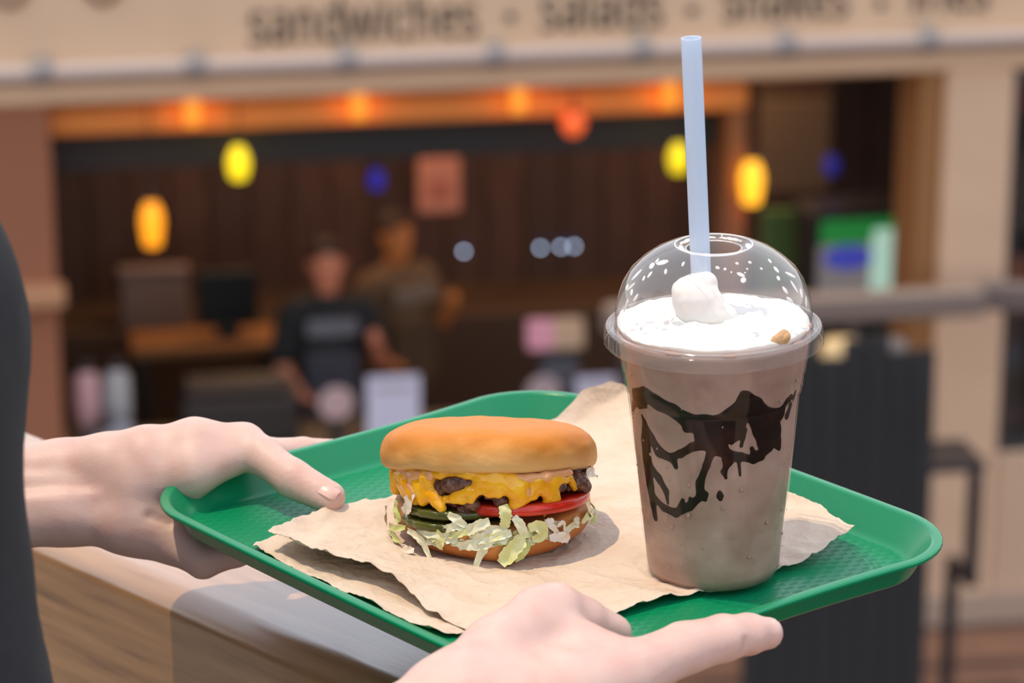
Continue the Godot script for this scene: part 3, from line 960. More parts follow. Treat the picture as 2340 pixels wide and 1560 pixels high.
	var shreds := [
		[[-19.2, 23.2, 42.8, -15.6, 22, 45.4, -11.1, 18.5, 45.3], 3.1, 0, 0.3], [[-0.9, 21.5, 47, -6, 19.7, 47.8, -11.6, 15.4, 45.2], 3.8, 0, -0.4], [[-21.3, 14.9, 41.7, -17.2, 18, 44.8, -11.6, 17.6, 45.2], 2.8, 0, 0.5],
		[[-19.3, 13.4, 42.7, -14.1, 15.2, 45.9, -10.1, 16.7, 45.6], 2.6, 1, -0.5], [[5.1, 29, 46.7, 6.1, 25, 47.8, 5.6, 18, 46.3], 4.6, 1, 0.8], [[9.7, 23.3, 46, 12.7, 19.1, 46.4, 14.7, 13.4, 44.2], 3.6, 0, -0.6],
		[[16.3, 17.1, 44, 20.3, 18, 43.4, 22.9, 13.6, 41.5, 17.8, 11.6, 43.3], 4.8, 1, 0.7], [[13.7, 13.7, 44.9, 10.2, 9.6, 47.4, 4.1, 2.0, 48.5], 6.2, 1, -0.5], [[8.7, 15.8, 46.2, 0.1, 13.9, 48.2, -4.5, 7.2, 47.0, -7.1, 0.3, 47.6], 3.9, 0, 0.6],
		[[16.3, 10.6, 44, 14.7, 7, 46.2, 10.2, 2.6, 46.8], 2.4, 2, 0.3], [[-6.5, 12.7, 46.5, 1.1, 14.4, 48.2, 8.2, 14.6, 46], 2.8, 1, 0.2], [[-37.6, 10.1, 28.2, -32.7, 9.6, 35.0, -29.6, 5.4, 36.6, -27.1, 0.2, 38.4], 2.8, 0, 0.4],
		[[-26.5, 11.8, 38.5, -23.4, 11.9, 42, -22.4, 6.1, 41.6], 5.2, 1, -0.9], [[-46.8, 3.7, 4.5, -43.8, 7.5, 18.9, -38.6, 10.8, 27], 2.6, 2, 0.4], [[-46.3, 3.0, 6.5, -43.9, 3.4, 18.1, -41, 2.8, 24.1], 3.1, 2, -0.4],
		[[-40.4, 1.2, 25.4, -37.9, 1.6, 30.3, -34.8, 2.4, 33.9], 3.1, 3, 0.9], [[-47.9, 13.7, 5.5, -48.2, 8.2, 5.7, -48.0, 3.8, 4.2], 4.4, 3, 0.5], [[24.4, 18.3, 39.9, 27, 15.9, 39.9, 29.6, 11.8, 36.6], 2.3, 3, 0.3], [[29, 15.4, 37.5, 31.6, 17.1, 36.2, 32.4, 12.5, 34.4, 34.3, 9.7, 31.3], 1.6, 3, 0.3],
		[[23.4, 18.8, 40.5, 27.5, 19, 39.4], 2.4, 3, 0.2], [[25.5, 11, 40.2, 30.6, 10.4, 37.2, 34.5, 7.3, 32.1], 3.6, 3, -0.5], [[40.1, 12.2, 23, 43.3, 13.0, 16.6, 45.3, 10.5, 8.2], 3.1, 1, 0.5], [[36.8, 16, 28.2, 38.6, 12.9, 27.6], 3.1, 0, 0.4],
		[[-43, 20.3, 16.4, -42.4, 15.9, 20.6, -41.4, 11.8, 22.3], 3.6, 2, 0.5], [[-34.7, 30.7, 31.9, -36.6, 23.8, 31.0, -38.9, 17.7, 26.9], 5.0, 3, 0.4], [[42.1, 33.9, 18.9, 45.6, 30.5, 7.7, 46.7, 27.2, 4.2], 4.1, 3, 0.6], [[40.5, 23.6, 22.2, 43.6, 16.1, 16.8, 44.8, 9.6, 9.1], 3.1, 0, -0.4],
		[[18, 15.5, 41, 24, 16.5, 38.5, 31, 15, 33], 3.0, 0, 0.3], [[-8, 17, 45, 0, 17.5, 46.4, 7, 18, 45.4], 2.8, 0, 0.3], [[31, 9.5, 34.5, 35.5, 13, 30.0, 39, 11, 24.5], 2.6, 0, -0.3], [[-3, 10.5, 46.2, 3, 12.0, 47.4, 10, 11.0, 46.0], 2.6, 2, 0.4], [[44.5, 6.5, 11, 46.8, 9.5, 4.5, 44.5, 13, 0.5], 2.6, 2, 0.4]]
	rng.seed = 404
	for n in 15:
		var a := deg_to_rad(rnd(55.0, 128.0))
		var y := rnd(9.5, 16.5)
		var r := rnd(44.0, 46.5)
		var d := deg_to_rad(rnd(6.0, 15.0)) * (1.0 if n % 2 else -1.0)
		shreds.append([[r * cos(a - d), y + rnd(-2.5, 2.0), r * sin(a - d), (r + 1.5) * cos(a), y, (r + 1.5) * sin(a), r * cos(a + d), y + rnd(-4.0, 1.5), r * sin(a + d)], rnd(2.6, 4.6), [0, 0, 1, 3, 0][n % 5], rnd(-0.7, 0.7)])
	var sd := 0
	for s in shreds:
		var pts := []
		var raw: Array = s[0]
		for k in range(0, raw.size(), 3):
			pts.append(mm(raw[k], raw[k + 1], raw[k + 2]))
		sd += 1
		put("onion_shred" if s[2] == 3 else "lettuce_shred", ribbon(pts, s[1] * 0.0012, s[3], 0.25, sd), leafs[s[2]], root)

# ---------------------------------------------------------------- person holding the tray
func nail(root: Node3D, at: Vector3, along_dir: Vector3, up: Vector3, len: float, wid: float, m: Material) -> void:
	var x := along_dir.normalized()
	var y := (up - x * up.dot(x)).normalized()
	var z := x.cross(y)
	var rows := []
	for j in 11:
		var u := (j - 5) / 5.0
		var row := []
		for k in 13:
			var w := (k - 6) / 6.0
			var ww := wid * 0.5 * w * sqrt(maxf(0.05, 1.0 - pow(absf(u), 3.2) * 0.75))
			row.append(at + x * (u * len * 0.5) + z * ww + y * (-0.0019 * w * w - 0.0009 * u * u))
		rows.append(row)
	var g := Geo.new()
	var flip := x.cross(z).dot(y) > 0.0
	if flip:
		for r in rows:
			r.reverse()
	g.slab_sheet(rows, y * -0.0008)
	put("fingernail", g, m, root)

func build_person() -> void:
	var root := thing("person", "person in a black T-shirt gripping opposite corners of the green tray", "person")
	var g := Geo.new()
	# far hand (the person's left): thumb on the tray, fingers beneath and behind it
	var f := Field.new(mm(-262, -46, -142), mm(-78, 52, -2), 0.0016)
	var b := [
		[-285, 8.5, -58, -225.8, 9.6, -64, 17.0, 14.6, 8], [-285, -8, -44, -224.4, -4.2, -50, 18.5, 14.6, 8],
		[-225.8, 10.2, -64, -206, 15.2, -60, 15.2, 13.8, 8], [-206, 15.2, -60, -187, 21.0, -57, 13.8, 12.6, 8], [-187, 21, -57, -164, 24.6, -59, 12.6, 12.6, 8], [-164, 24.6, -59, -141, 24.2, -62, 12.6, 10.2, 7],
		[-224.4, -4.2, -50, -190, -7.5, -50, 14.6, 15.5, 9], [-190, -7.5, -50, -170, -8.5, -48, 15.5, 13.0, 9],
		[-206, 8, -66, -172, 2, -80, 14, 13, 8], [-192, 10, -50, -164, 16.5, -47, 14, 10.2, 9], [-164, 16.5, -47, -147, 20.5, -53, 10.2, 8.6, 7],
		[-196, -8, -44, -172, -15.0, -40, 12.0, 11.0, 9]]
	for q in b:
		cone_mm(f, Vector3(q[0], q[1], q[2]), Vector3(q[3], q[4], q[5]), q[6], q[7], q[8])
	cone_mm(f, Vector3(-166, 18, -66), Vector3(-152, 9, -80), 12, 10.5, 7)
	# thumb
	cone_mm(f, Vector3(-141, 24.2, -62), Vector3(-132, 22.0, -54), 10.2, 9.0, 4)
	cone_mm(f, Vector3(-132, 22.0, -54), Vector3(-116.5, 16.4, -38.5), 9.0, 8.7, 3)
	cone_mm(f, Vector3(-116.5, 16.4, -38.5), Vector3(-98.5, 10.8, -29.5), 8.7, 7.1, 3)
	cone_mm(f, Vector3(-112, 14.0, -36), Vector3(-100, 9.4, -29.0), 7.8, 6.6, 2)
	# index along the far wall, the others under the tray
	for q in [[-172, 2, -80, -157, 8, -87, 13, 10.5, 6], [-157, 8, -87, -132.5, 8.4, -93.8, 9.8, 8.4, 3], [-132.5, 8.4, -93.8, -116, 5.6, -104.0, 8.3, 7.6, 2], [-116, 5.6, -104, -101.5, 1.2, -118.5, 7.6, 6.4, 2],
		[-175, -6, -66, -135, -12, -68, 11, 8.2, 5], [-135, -12, -68, -112, -11.2, -62, 8.0, 7.4, 2], [-112, -11.2, -62, -94, -10.6, -60, 7.4, 6.6, 2],
		[-172, -10, -54, -140, -14.5, -45, 10.5, 7.9, 4], [-140, -14.5, -45, -116, -12.0, -42, 7.8, 7.2, 2], [-116, -12, -42, -98, -10.6, -42, 7.2, 6.5, 2],
		[-172, -15, -40, -158, -19.5, -25, 10.8, 8.2, 5], [-158, -19.5, -25, -143.5, -15.8, -26, 7.9, 6.8, 2], [-143.5, -15.8, -26, -124, -11.0, -27, 6.8, 6.0, 2]]:
		cone_mm(f, Vector3(q[0], q[1], q[2]), Vector3(q[3], q[4], q[5]), q[6], q[7], q[8])
	# tendons and veins at the wrist, crease under the thumb joint
	cone_mm(f, Vector3(-275, 3, -37.0), Vector3(-205, 6.5, -42.0), 2.4, 0.3, 6)
	cone_mm(f, Vector3(-275, 13, -47.5), Vector3(-205, 11, -48), 2.0, 0.3, 6)
	f.cut(mm(-183, 0, -32.5), mm(-173, -3.5, -33.0), 0.0016, 0.0010, 0.003)
	f.noise(noise(0.06, 2, 61), 0.00025)
	f.build(g)
	# near hand (the person's right)
	var h := Field.new(mm(-92, -44, 104), mm(104, 56, 252), 0.0018)
	b = [
		[-100, -26, 246, -62, -2, 222, 25, 22.5, 10], [-62, -2, 222, -36, 11, 198, 22.5, 17.5, 10], [-36, 11, 198, -20, 22, 178, 17.5, 13.5, 9], [-20, 22, 178, -4, 29.5, 158, 13.5, 11.0, 8],
		[-36, 6, 204, 4, 8, 190, 20, 17, 10], [4, 8, 190, 32, 11, 174, 17, 12.5, 9], [-4, 27, 160, 20, 15, 168, 10, 11.5, 9], [-50, -12, 214, -10, -14, 196, 18, 15, 9], [-10, -14, 196, 14, -16, 180, 15, 12, 8]]
	for q in b:
		cone_mm(h, Vector3(q[0], q[1], q[2]), Vector3(q[3], q[4], q[5]), q[6], q[7], q[8])
	for q in [[-4, 29.5, 158, 3, 30.5, 153, 10.6, 10.2, 3], [3, 30.5, 153, 14, 22.5, 144.5, 9.8, 8.8, 2.5], [14, 22.5, 144.5, 27.5, 12.2, 134.5, 8.4, 7.2, 2.5],
		[32, 11, 174, 54.5, 15.2, 159.0, 12.0, 10.6, 4], [54.5, 15.2, 159.0, 71, 15.8, 149.5, 10.3, 9.8, 3], [71, 15.8, 149.5, 82, 14.0, 141.0, 9.5, 8.4, 2], [82, 14, 141, 90, 11.6, 134.5, 8.4, 6.9, 2],
		[8, -16, 180, 26, -16, 158, 10, 8.6, 4], [26, -16, 158, 38, -11.4, 134, 8.4, 7.6, 2], [38, -11.4, 134, 42, -10.6, 114, 7.5, 6.6, 2],
		[2, -18, 184, 12, -17, 160, 9.6, 8.2, 4], [12, -17, 160, 20, -11.6, 138, 8.0, 7.4, 2], [20, -11.6, 138, 22, -10.6, 118, 7.3, 6.5, 2],
		[-10, -18, 188, -6, -18, 164, 8.8, 7.4, 4], [-6, -18, 164, 0, -11.4, 146, 7.2, 6.6, 2], [0, -11.4, 146, 3, -10.2, 130, 6.5, 5.8, 2]]:
		cone_mm(h, Vector3(q[0], q[1], q[2]), Vector3(q[3], q[4], q[5]), q[6], q[7], q[8])
	h.cut(mm(77.5, 9, 155.5), mm(79, 17, 154.0), 0.0010, 0.0008, 0.002)
	h.noise(noise(0.05, 3, 65), 0.0004)
	h.build(g)
	# arms, neck and head on coarser grids
	var a := Field.new(mm(-640, -220, -170), mm(-56, 640, 330), 0.009)
	for q in [[-440, -40, -30, -283, 2, -51, 43, 26, 10], [-440, -40, -30, -425, 215, -60, 42, 48, 10], [-240, -112, 258, -98, -25, 245, 42, 25.5, 10], [-240, -112, 258, -262, 190, 250, 44, 50, 10], [-470, 270, 110, -500, 380, 90, 55, 52, 20], [-500, 440, 80, -505, 500, 78, 74, 80, 20], [-470, 400, 86, -470, 430, 86, 45, 50, 20], [-420, 428, 84, -414, 415, 84, 12, 15, 10], [-505, 440, 8, -510, 465, 6, 12, 15, 6], [-505, 440, 158, -510, 465, 158, 12, 15, 6]]:
		cone_mm(a, Vector3(q[0], q[1], q[2]), Vector3(q[3], q[4], q[5]), q[6], q[7], q[8])
	a.build(g)
	var skin := grain([[0.0, Color(0.785, 0.615, 0.565)], [0.4, Color(0.805, 0.67, 0.625)], [0.7, Color(0.82, 0.695, 0.65)], [1.0, Color(0.83, 0.705, 0.655)]], 0.5, 0.012, Vector3.ONE * 14.0, 0.0, 101)
	skin.heightmap_enabled = true
	var pores := noise_tex(0.13, 2, 105, 512)
	(pores.noise as FastNoiseLite).noise_type = FastNoiseLite.TYPE_CELLULAR
	(pores.noise as FastNoiseLite).cellular_return_type = FastNoiseLite.RETURN_DISTANCE2_SUB
	skin.heightmap_texture = pores
	skin.heightmap_scale = 0.012
	skin.subsurf_scatter_enabled = true
	skin.subsurf_scatter_strength = 0.18
	put("body", g, skin, root)
	var nm := mat(Color(0.85, 0.70, 0.66), 0.3, 0.5)
	nail(root, mm(-99.0, 17.1, -26.2), Vector3(18, -6.2, 10), Vector3(0.15, 1.0, 0.42), 0.0115, 0.0098, nm)
	nail(root, mm(90.5, 12.5, 141.0), Vector3(9, -3.5, -7.5), Vector3(0.72, 0.05, 0.7), 0.011, 0.0105, nm)
	# T-shirt: torso and both upper arms
	var s := Field.new(mm(-640, -520, -190), mm(-150, 350, 400), 0.0085)
	for q in [[-420, -470, 90, -430, -180, 90, 130, 135, 40], [-430, -180, 90, -430, 130, 95, 135, 140, 40], [-470, 235, 105, -460, 250, 105, 70, 60, 60], [-425, 215, -60, -438, 20, -35, 60, 58, 30], [-262, 188, 250, -236, -70, 254, 62, 60, 30], [-262, 188, 250, -420, 225, 130, 62, 70, 40]]:
		cone_mm(s, Vector3(q[0], q[1], q[2]), Vector3(q[3], q[4], q[5]), q[6], q[7], q[8])
	# soft folds
	for q in [[-206, 120, 312, -232, -40, 316, 5, 8, 12], [-190, 60, 290, -205, -60, 300, 4, 5, 10], [-300, 90, 240, -320, -60, 235, 8, 5, 16]]:
		s.cut(mm(q[0], q[1], q[2]), mm(q[3], q[4], q[5]), q[6] * 0.001, q[7] * 0.001, q[8] * 0.001)
	s.noise(noise(0.012, 3, 68), 0.005)
	var sg := Geo.new()
	s.build(sg)
	var black := grain([[0.0, Color(0.135, 0.135, 0.145)], [1.0, Color(0.165, 0.165, 0.175)]], 0.9, 0.05, Vector3.ONE * 10.0, 0.0, 111)
	tag(put("shirt", sg, black, root), "black cotton T-shirt")
	var leg := Field.new(mm(-620, -1060, -110), mm(-210, -380, 300), 0.014)
	for q in [[-420, -420, 20, -410, -760, 10, 95, 62, 30], [-410, -760, 10, -420, -1000, 10, 62, 48, 20], [-420, -420, 160, -400, -760, 180, 95, 62, 30], [-400, -760, 180, -410, -1000, 180, 62, 48, 20], [-420, -1010, 10, -320, -1020, 10, 38, 30, 20], [-410, -1010, 180, -310, -1020, 180, 38, 30, 20]]:
		cone_mm(leg, Vector3(q[0], q[1], q[2]), Vector3(q[3], q[4], q[5]), q[6], q[7], q[8])
	var lg := Geo.new()
	leg.build(lg)
	tag(put("trousers", lg, mat(Color(0.16, 0.17, 0.2), 0.9), root), "dark trousers")
	var hair := Field.new(mm(-620, 420, -40), mm(-400, 620, 200), 0.012)
	cone_mm(hair, Vector3(-512, 478, 80), Vector3(-518, 508, 78), 82, 84, 10)
	hair.cut(mm(-420, 430, 80), mm(-420, 470, 80), 0.07, 0.06, 0.01)
	var hg := Geo.new()
	hair.build(hg)
	put("hair", hg, mat(Color(0.14, 0.10, 0.08), 0.7), root)

# ---------------------------------------------------------------- balcony rail under the tray
func build_rail() -> void:
	var dir := Vector3(0.694, 0.0, 0.72).normalized()
	var nor := Vector3(dir.z, 0.0, -dir.x)      # away from the camera
	var at := mm(-187, -60, -92)
	var basis := Basis(dir, Vector3.UP, dir.cross(Vector3.UP))
	var root := thing("wooden_rail", "wide weathered wooden balcony rail with rounded edge under the tray", "rail", Transform3D(basis, at + nor * 0.049))
	# cross-section with rounded shoulders, run along x
	var sec := []
	var w := 0.049
	var r := 0.013
	for c in [[w - r, -r, 0.0], [-(w - r), -r, PI / 2.0]]:
		for k in 9:
			var t: float = c[2] + PI / 2.0 * k / 8.0
			sec.append(Vector2(c[0] + r * cos(t), c[1] + r * sin(t)))
	for c in [[-(w - 0.004), -0.126, PI], [w - 0.004, -0.126, PI * 1.5]]:
		for k in 5:
			var t: float = c[2] + PI / 2.0 * k / 4.0
			sec.append(Vector2(c[0] + 0.004 * cos(t), c[1] + 0.004 * sin(t)))
	var list := []
	var nz := noise(0.01, 3, 5)
	for j in 121:
		var x := lerpf(-2.2, 1.3, j / 120.0)
		var ring := []
		for q in sec:
			var e := nz.get_noise_2d(x * 3000.0 * 0.2, q.x * 900.0 + q.y * 400.0) * 0.0012
			ring.append(Vector3(x, q.y + e, q.x + e))
		list.append(ring)
	var g := Geo.new()
	g.loops(list, true, true)
	var wood := grain([[0.0, Color(0.50, 0.37, 0.25)], [0.35, Color(0.66, 0.50, 0.34)], [0.7, Color(0.72, 0.55, 0.38)], [1.0, Color(0.76, 0.60, 0.43)]], 0.24, 0.02, Vector3(1.3, 16.0, 16.0), 0.0, 121, 5)
	wood.heightmap_enabled = true
	wood.heightmap_texture = noise_tex(0.06, 5, 125, 512)
	wood.heightmap_scale = 0.006
	wood.metallic_specular = 1.0
	wood.clearcoat_enabled = true
	wood.clearcoat = 1.0
	wood.clearcoat_roughness = 0.22
	put("beam", g, wood, root)
	for x in [-2.0, -0.9, 1.0]:
		var p := Geo.new()
		p.box(Vector3(x, -0.126 - 0.445, 0.0), Vector3(0.07, 0.89, 0.07), 0.004)
		put("post", p, wood, root)
	var slab := Geo.new()
	slab.box(Vector3(-0.3, -0.126 - 0.89 - 0.1, 1.2), Vector3(4.6, 0.2, 2.6), 0.01)
	var fl := put("floor_balcony", slab, grain([[0.0, Color(0.35, 0.32, 0.29)], [1.0, Color(0.46, 0.43, 0.40)]], 0.8, 0.03, Vector3.ONE * 2.0, 0.0, 131), self, Transform3D(basis, at + nor * 0.046))
	tag(fl, "grey balcony floor where the tray holder stands behind the rail", "floor", "", "structure")

# ---------------------------------------------------------------- shop front across the court
# u runs along the front, v up from its floor, w towards the balcony
var shop := Transform3D(Basis(Vector3.UP, deg_to_rad(9.7)), Vector3(2.1808, -5.2715, -12.5273))

func at(u: float, v: float, w: float) -> Transform3D:
	return Transform3D(shop.basis, shop * Vector3(u, v, w))

func slab(u0: float, u1: float, v0: float, v1: float, w0: float, w1: float, bev := 0.008) -> Geo:
	var g := Geo.new()
	g.box(Vector3((u0 + u1) / 2.0, (v0 + v1) / 2.0, (w0 + w1) / 2.0), Vector3(u1 - u0, v1 - v0, w1 - w0), bev)
	return g

func structure(called: String, g: Geo, m: Material, label: String, category := "wall") -> MeshInstance3D:
	var o := put(called, g, m, self, shop)
	tag(o, label, category, "", "structure")
	return o

func lamp_light(parent: Node, p: Vector3, c: Color, e: float, size: float) -> void:
	var l := OmniLight3D.new()
	l.name = numbered("lamp_light", parent)
	l.position = p
	l.light_color = c
	l.light_energy = e
	l.light_size = size
	l.omni_range = 40.0
	l.omni_attenuation = 2.0
	l.shadow_enabled = true
	parent.add_child(l, true)

func pendant(u: float, v: float, w: float, r: float, h: float, c: Color, e: float, le: float, label: String, shape: int, top: float) -> void:
	var root := thing("pendant_lamp", label, "lamp", at(u, v, w), "glass pendant lamps in the shop")
	var g := Geo.new()
	if shape == 0:
		g.lathe([Vector2(r * 0.35, -h * 0.5), Vector2(r * 0.75, -h * 0.44), Vector2(r, -h * 0.1), Vector2(r * 0.95, h * 0.12), Vector2(r * 0.6, h * 0.38), Vector2(r * 0.25, h * 0.5)], 24)
	elif shape == 1:
		g.lathe([Vector2(r * 0.5, -h * 0.5), Vector2(r * 0.75, -h * 0.46), Vector2(r, 0.0), Vector2(r * 0.95, h * 0.2), Vector2(r * 0.62, h * 0.42), Vector2(r * 0.3, h * 0.5)], 24)
	else:
		g.lathe([Vector2(0.01, -r), Vector2(r * 0.6, -r * 0.8), Vector2(r, 0.0), Vector2(r * 0.6, r * 0.8), Vector2(r * 0.2, r)], 24)
	put("shade", g, glow(c, e), root)
	var cap := Geo.new()
	cap.lathe([Vector2(0.0, h * 0.46), Vector2(r * 0.4, h * 0.48), Vector2(r * 0.3, h * 0.62), Vector2(0.006, h * 0.7)], 16)
	var black := mat(Color(0.12, 0.11, 0.11), 0.5)
	put("cap", cap, black, root)
	var cord := Geo.new()
	cord.tube([Vector3(0, h * 0.65, 0), Vector3(0, top - v, 0)], [0.004], 8)
	put("cord", cord, black, root)
	lamp_light(root, Vector3(0, 0, 0), c, le, minf(r * 0.6, 0.05))

func word(text: String, u0: float, u1: float, v: float, m: Material) -> void:
	var t := TextMesh.new()
	var f := SystemFont.new()
	f.font_names = PackedStringArray(["Droid Sans"])
	f.font_weight = 400
	t.font = f
	t.text = text
	t.font_size = 64
	t.pixel_size = 0.003
	t.depth = 0.012
	t.curve_step = 2.0
	t.horizontal_alignment = HORIZONTAL_ALIGNMENT_LEFT
	t.vertical_alignment = VERTICAL_ALIGNMENT_BOTTOM
	var arr := t.get_mesh_arrays()
	var pts: PackedVector3Array = arr[Mesh.ARRAY_VERTEX]
	var lo := Vector3.ONE * 1e9
	var hi := -lo
	for p in pts:
		lo = lo.min(p)
		hi = hi.max(p)
	var sx := (u1 - u0) / (hi.x - lo.x)
	var sy := 0.205 / (0.75 * 64.0 * 0.003)
	var base := lo.y
	if text == "sandwiches" or text == "salads" or text == "shakes" or text == "fries":
		base = lo.y
	for k in pts.size():
		pts[k] = Vector3((pts[k].x - lo.x) * sx, (pts[k].y - base) * sy, pts[k].z)
	arr[Mesh.ARRAY_VERTEX] = pts
	var am := ArrayMesh.new()
	am.add_surface_from_arrays(Mesh.PRIMITIVE_TRIANGLES, arr)
	var o := put("sign_word", am, m, self, at(u0, v, 0.006))
	tag(o, "dark word %s lettered on the beige fascia" % text, "lettering", "menu words on the fascia")

func build_shop() -> void:
	var beige := grain([[0.0, Color(0.86, 0.725, 0.59)], [1.0, Color(0.88, 0.75, 0.615)]], 0.8, 0.01, Vector3.ONE * 0.7, 0.0, 201)
	var dark := mat(Color(0.17, 0.15, 0.14), 0.6)
	var black := mat(Color(0.13, 0.13, 0.13), 0.6)
	var redwood := []
	for k in 4:
		redwood.append(grain([[0.0, Color(0.27, 0.19, 0.16)], [1.0, Color(0.39 - 0.03 * k, 0.265 - 0.015 * k, 0.215 - 0.012 * k)]], 0.55, 0.02, Vector3(3.0, 0.4, 3.0), 0.0, 210 + k))
	# setting
	structure("wall_front", slab(-5.6, 1.6, 2.745, 4.3, -0.30, 0.0, 0.02), beige, "wide beige fascia wall above the shop opening")
	structure("column", slab(-0.195, 0.135, 0.0, 2.745, -0.30, 0.0, 0.02), grain([[0.0, Color(0.83, 0.69, 0.565)], [1.0, Color(0.855, 0.72, 0.595)]], 0.8, 0.01, Vector3.ONE * 0.7, 0.0, 202), "beige column at the corner of the shop opening", "column")
	structure("wall_corner", slab(-0.30, -0.19, 0.0, 2.745, -0.42, -0.06, 0.005), mat(Color(0.60, 0.42, 0.24), 0.7), "brown side panel lining the shop opening beside the column")
	structure("wall_left", slab(-5.6, -4.285, 0.0, 2.745, -0.30, -0.02, 0.01), mat(Color(0.58, 0.37, 0.26), 0.75), "terracotta wall beside the shop opening")
	structure("trim_1", slab(-5.6, -4.25, 1.845, 1.935, -0.05, 0.10, 0.015), mat(Color(0.68, 0.50, 0.36), 0.7), "pale ledge along the terracotta wall", "trim")
	structure("wall_right", slab(0.136, 1.6, 0.0, 0.87, -0.30, -0.005, 0.01), grain([[0.0, Color(0.80, 0.67, 0.555)], [1.0, Color(0.82, 0.69, 0.575)]], 0.8, 0.01, Vector3.ONE * 0.7, 0.0, 203), "beige wall below the dark shop window")
	structure("trim_2", slab(-0.2, 1.6, 0.0, 0.16, -0.01, 0.02, 0.006), mat(Color(0.70, 0.60, 0.52), 0.7), "pale base strip along the beige wall", "trim")
	structure("wall_back", slab(-5.6, 1.6, 0.0, 3.0, -3.3, -3.115, 0.01), mat(Color(0.22, 0.14, 0.11), 0.7), "dark back wall of the shop")
	structure("wall_side", slab(-4.7, -4.5, 0.0, 3.0, -3.1, -0.3, 0.01), mat(Color(0.24, 0.15, 0.12), 0.7), "dark brown side wall inside the shop")
	structure("wall_end", slab(1.4, 1.6, 0.0, 3.0, -3.1, -0.3, 0.01), mat(Color(0.24, 0.15, 0.12), 0.7), "brown end wall inside the shop")
	structure("ceiling", slab(-5.6, 1.6, 2.9, 3.05, -3.3, -0.28, 0.01), mat(Color(0.22, 0.17, 0.14), 0.8), "dark ceiling of the shop", "ceiling")
	structure("floor", slab(-12.0, 10.0, -0.2, 0.0, -3.4, 9.0, 0.0), grain([[0.0, Color(0.36, 0.26, 0.215)], [1.0, Color(0.43, 0.32, 0.265)]], 0.75, 0.015, Vector3.ONE * 0.5, 0.0, 205), "brown floor of the court in front of the shop", "floor")
	# wood panelling on the back wall, plank by plank
	var wb := thing("wood_panelling", "dark red-brown vertical wood planks on the back wall of the shop", "panelling", shop)
	for k in 26:
		var u := -4.49 + k * 0.22
		put("plank", slab(u + 0.004, u + 0.216, 0.9, 2.85, -3.1, -3.07 + 0.006 * (k % 3), 0.006), redwood[(k * 7) % 4], wb)
	# lettering
	var ink := mat(Color(0.30, 0.255, 0.22), 0.7)
	word("sandwiches", -3.397, -2.385, 2.985, ink)
	word("salads", -2.095, -1.545, 3.005, ink)
	word("shakes", -1.262, -0.685, 3.02, ink)
	word("fries", -0.395, -0.020, 3.03, ink)
	var dn := ["sandwiches and salads", "salads and shakes", "shakes and fries"]
	for k in 3:
		var g := Geo.new()
		g.lathe([Vector2(0.0, -0.006), Vector2(0.022, -0.006), Vector2(0.022, 0.006), Vector2(0.0, 0.006)], 20)
		var o := put("bullet_dot", g, ink, self, at([-2.235, -1.405, -0.530][k], 3.075, 0.006) * Transform3D(Basis(Vector3(1, 0, 0), PI / 2.0), Vector3.ZERO))
		tag(o, "small dark dot between %s on the fascia" % dn[k], "dot", "dots between the menu words")
	for k in 2:
		var pts := []
		for j in 25:
			var t := PI + PI * j / 24.0
			pts.append(Vector3(0.075 * cos(t), 0.105 * sin(t), 0.0))
		var g := Geo.new()
		g.tube(pts, [0.014], 8)
		var o := put("logo_letter", g, mat(Color(0.36, 0.24, 0.17), 0.7), self, at([-4.43, -4.03][k], 3.305, 0.01))
		tag(o, ["brown round letter bottom cut by the frame's top corner", "second brown round letter bottom, nearer the word sandwiches"][k], "letter", "large brown letters at the top")
	# pale tube with clamps along the fascia
	var tb := thing("light_tube", "long pale grey tube with clamps running under the fascia lettering", "tube", shop)
	var tg := Geo.new()
	tg.tube([Vector3(-5.5, 2.905, 0.06), Vector3(-2.2, 2.912, 0.06), Vector3(1.5, 2.905, 0.06)], [0.042], 16)
	put("tube", tg, mat(Color(0.68, 0.62, 0.59), 0.5), tb)
	for k in 8:
		var u := -4.31 + 0.665 * k
		var cg := Geo.new()
		cg.tube([Vector3(u - 0.028, 2.912, 0.06), Vector3(u + 0.028, 2.912, 0.06)], [0.052], 16)
		cg.box(Vector3(u, 2.952, 0.035), Vector3(0.05, 0.05, 0.06), 0.006)
		put("clamp", cg, mat(Color(0.52, 0.50, 0.50), 0.5), tb)
	# lit header beam with four little lamps
	var hb := thing("header_beam", "orange-lit wooden beam across the top of the shop opening", "beam", shop)
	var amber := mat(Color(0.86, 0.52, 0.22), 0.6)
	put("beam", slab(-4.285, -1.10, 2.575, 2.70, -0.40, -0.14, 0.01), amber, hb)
	structure("trim_4", slab(-1.19, -1.10, 0.0, 2.57, -0.40, -0.14, 0.01), mat(Color(0.52, 0.32, 0.17), 0.6), "brown wooden post under the right end of the lit header beam", "trim")
	var spots := ["first from the terracotta wall", "second from the terracotta wall", "third from the terracotta wall", "nearest the milkshake straw"]
	for k in 4:
		var u: float = [-3.655, -2.911, -2.184, -1.482][k]
		var root := thing("header_lamp", "small glowing orange lamp on the header beam, %s" % spots[k], "lamp", at(u, 2.685, -0.085), "small lamps along the header beam")
		var g := Geo.new()
		g.lathe([Vector2(0.0, -0.072), Vector2(0.030, -0.07), Vector2(0.038, -0.055), Vector2(0.038, 0.055), Vector2(0.030, 0.07), Vector2(0.0, 0.072)], 20)
		put("glass", g, glow(Color(0.93, 0.58, 0.18), 0.62), root)
		put("bracket", slab(-0.02, 0.02, -0.02, 0.02, -0.06, -0.03, 0.004), black, root)
		lamp_light(root, Vector3(0, 0, 0), Color(1.0, 0.66, 0.30), 0.016, 0.04)
	structure("trim_3", slab(-4.285, -1.19, 2.36, 2.575, -0.44, -0.34, 0.006), black, "black panel below the orange header beam", "trim")
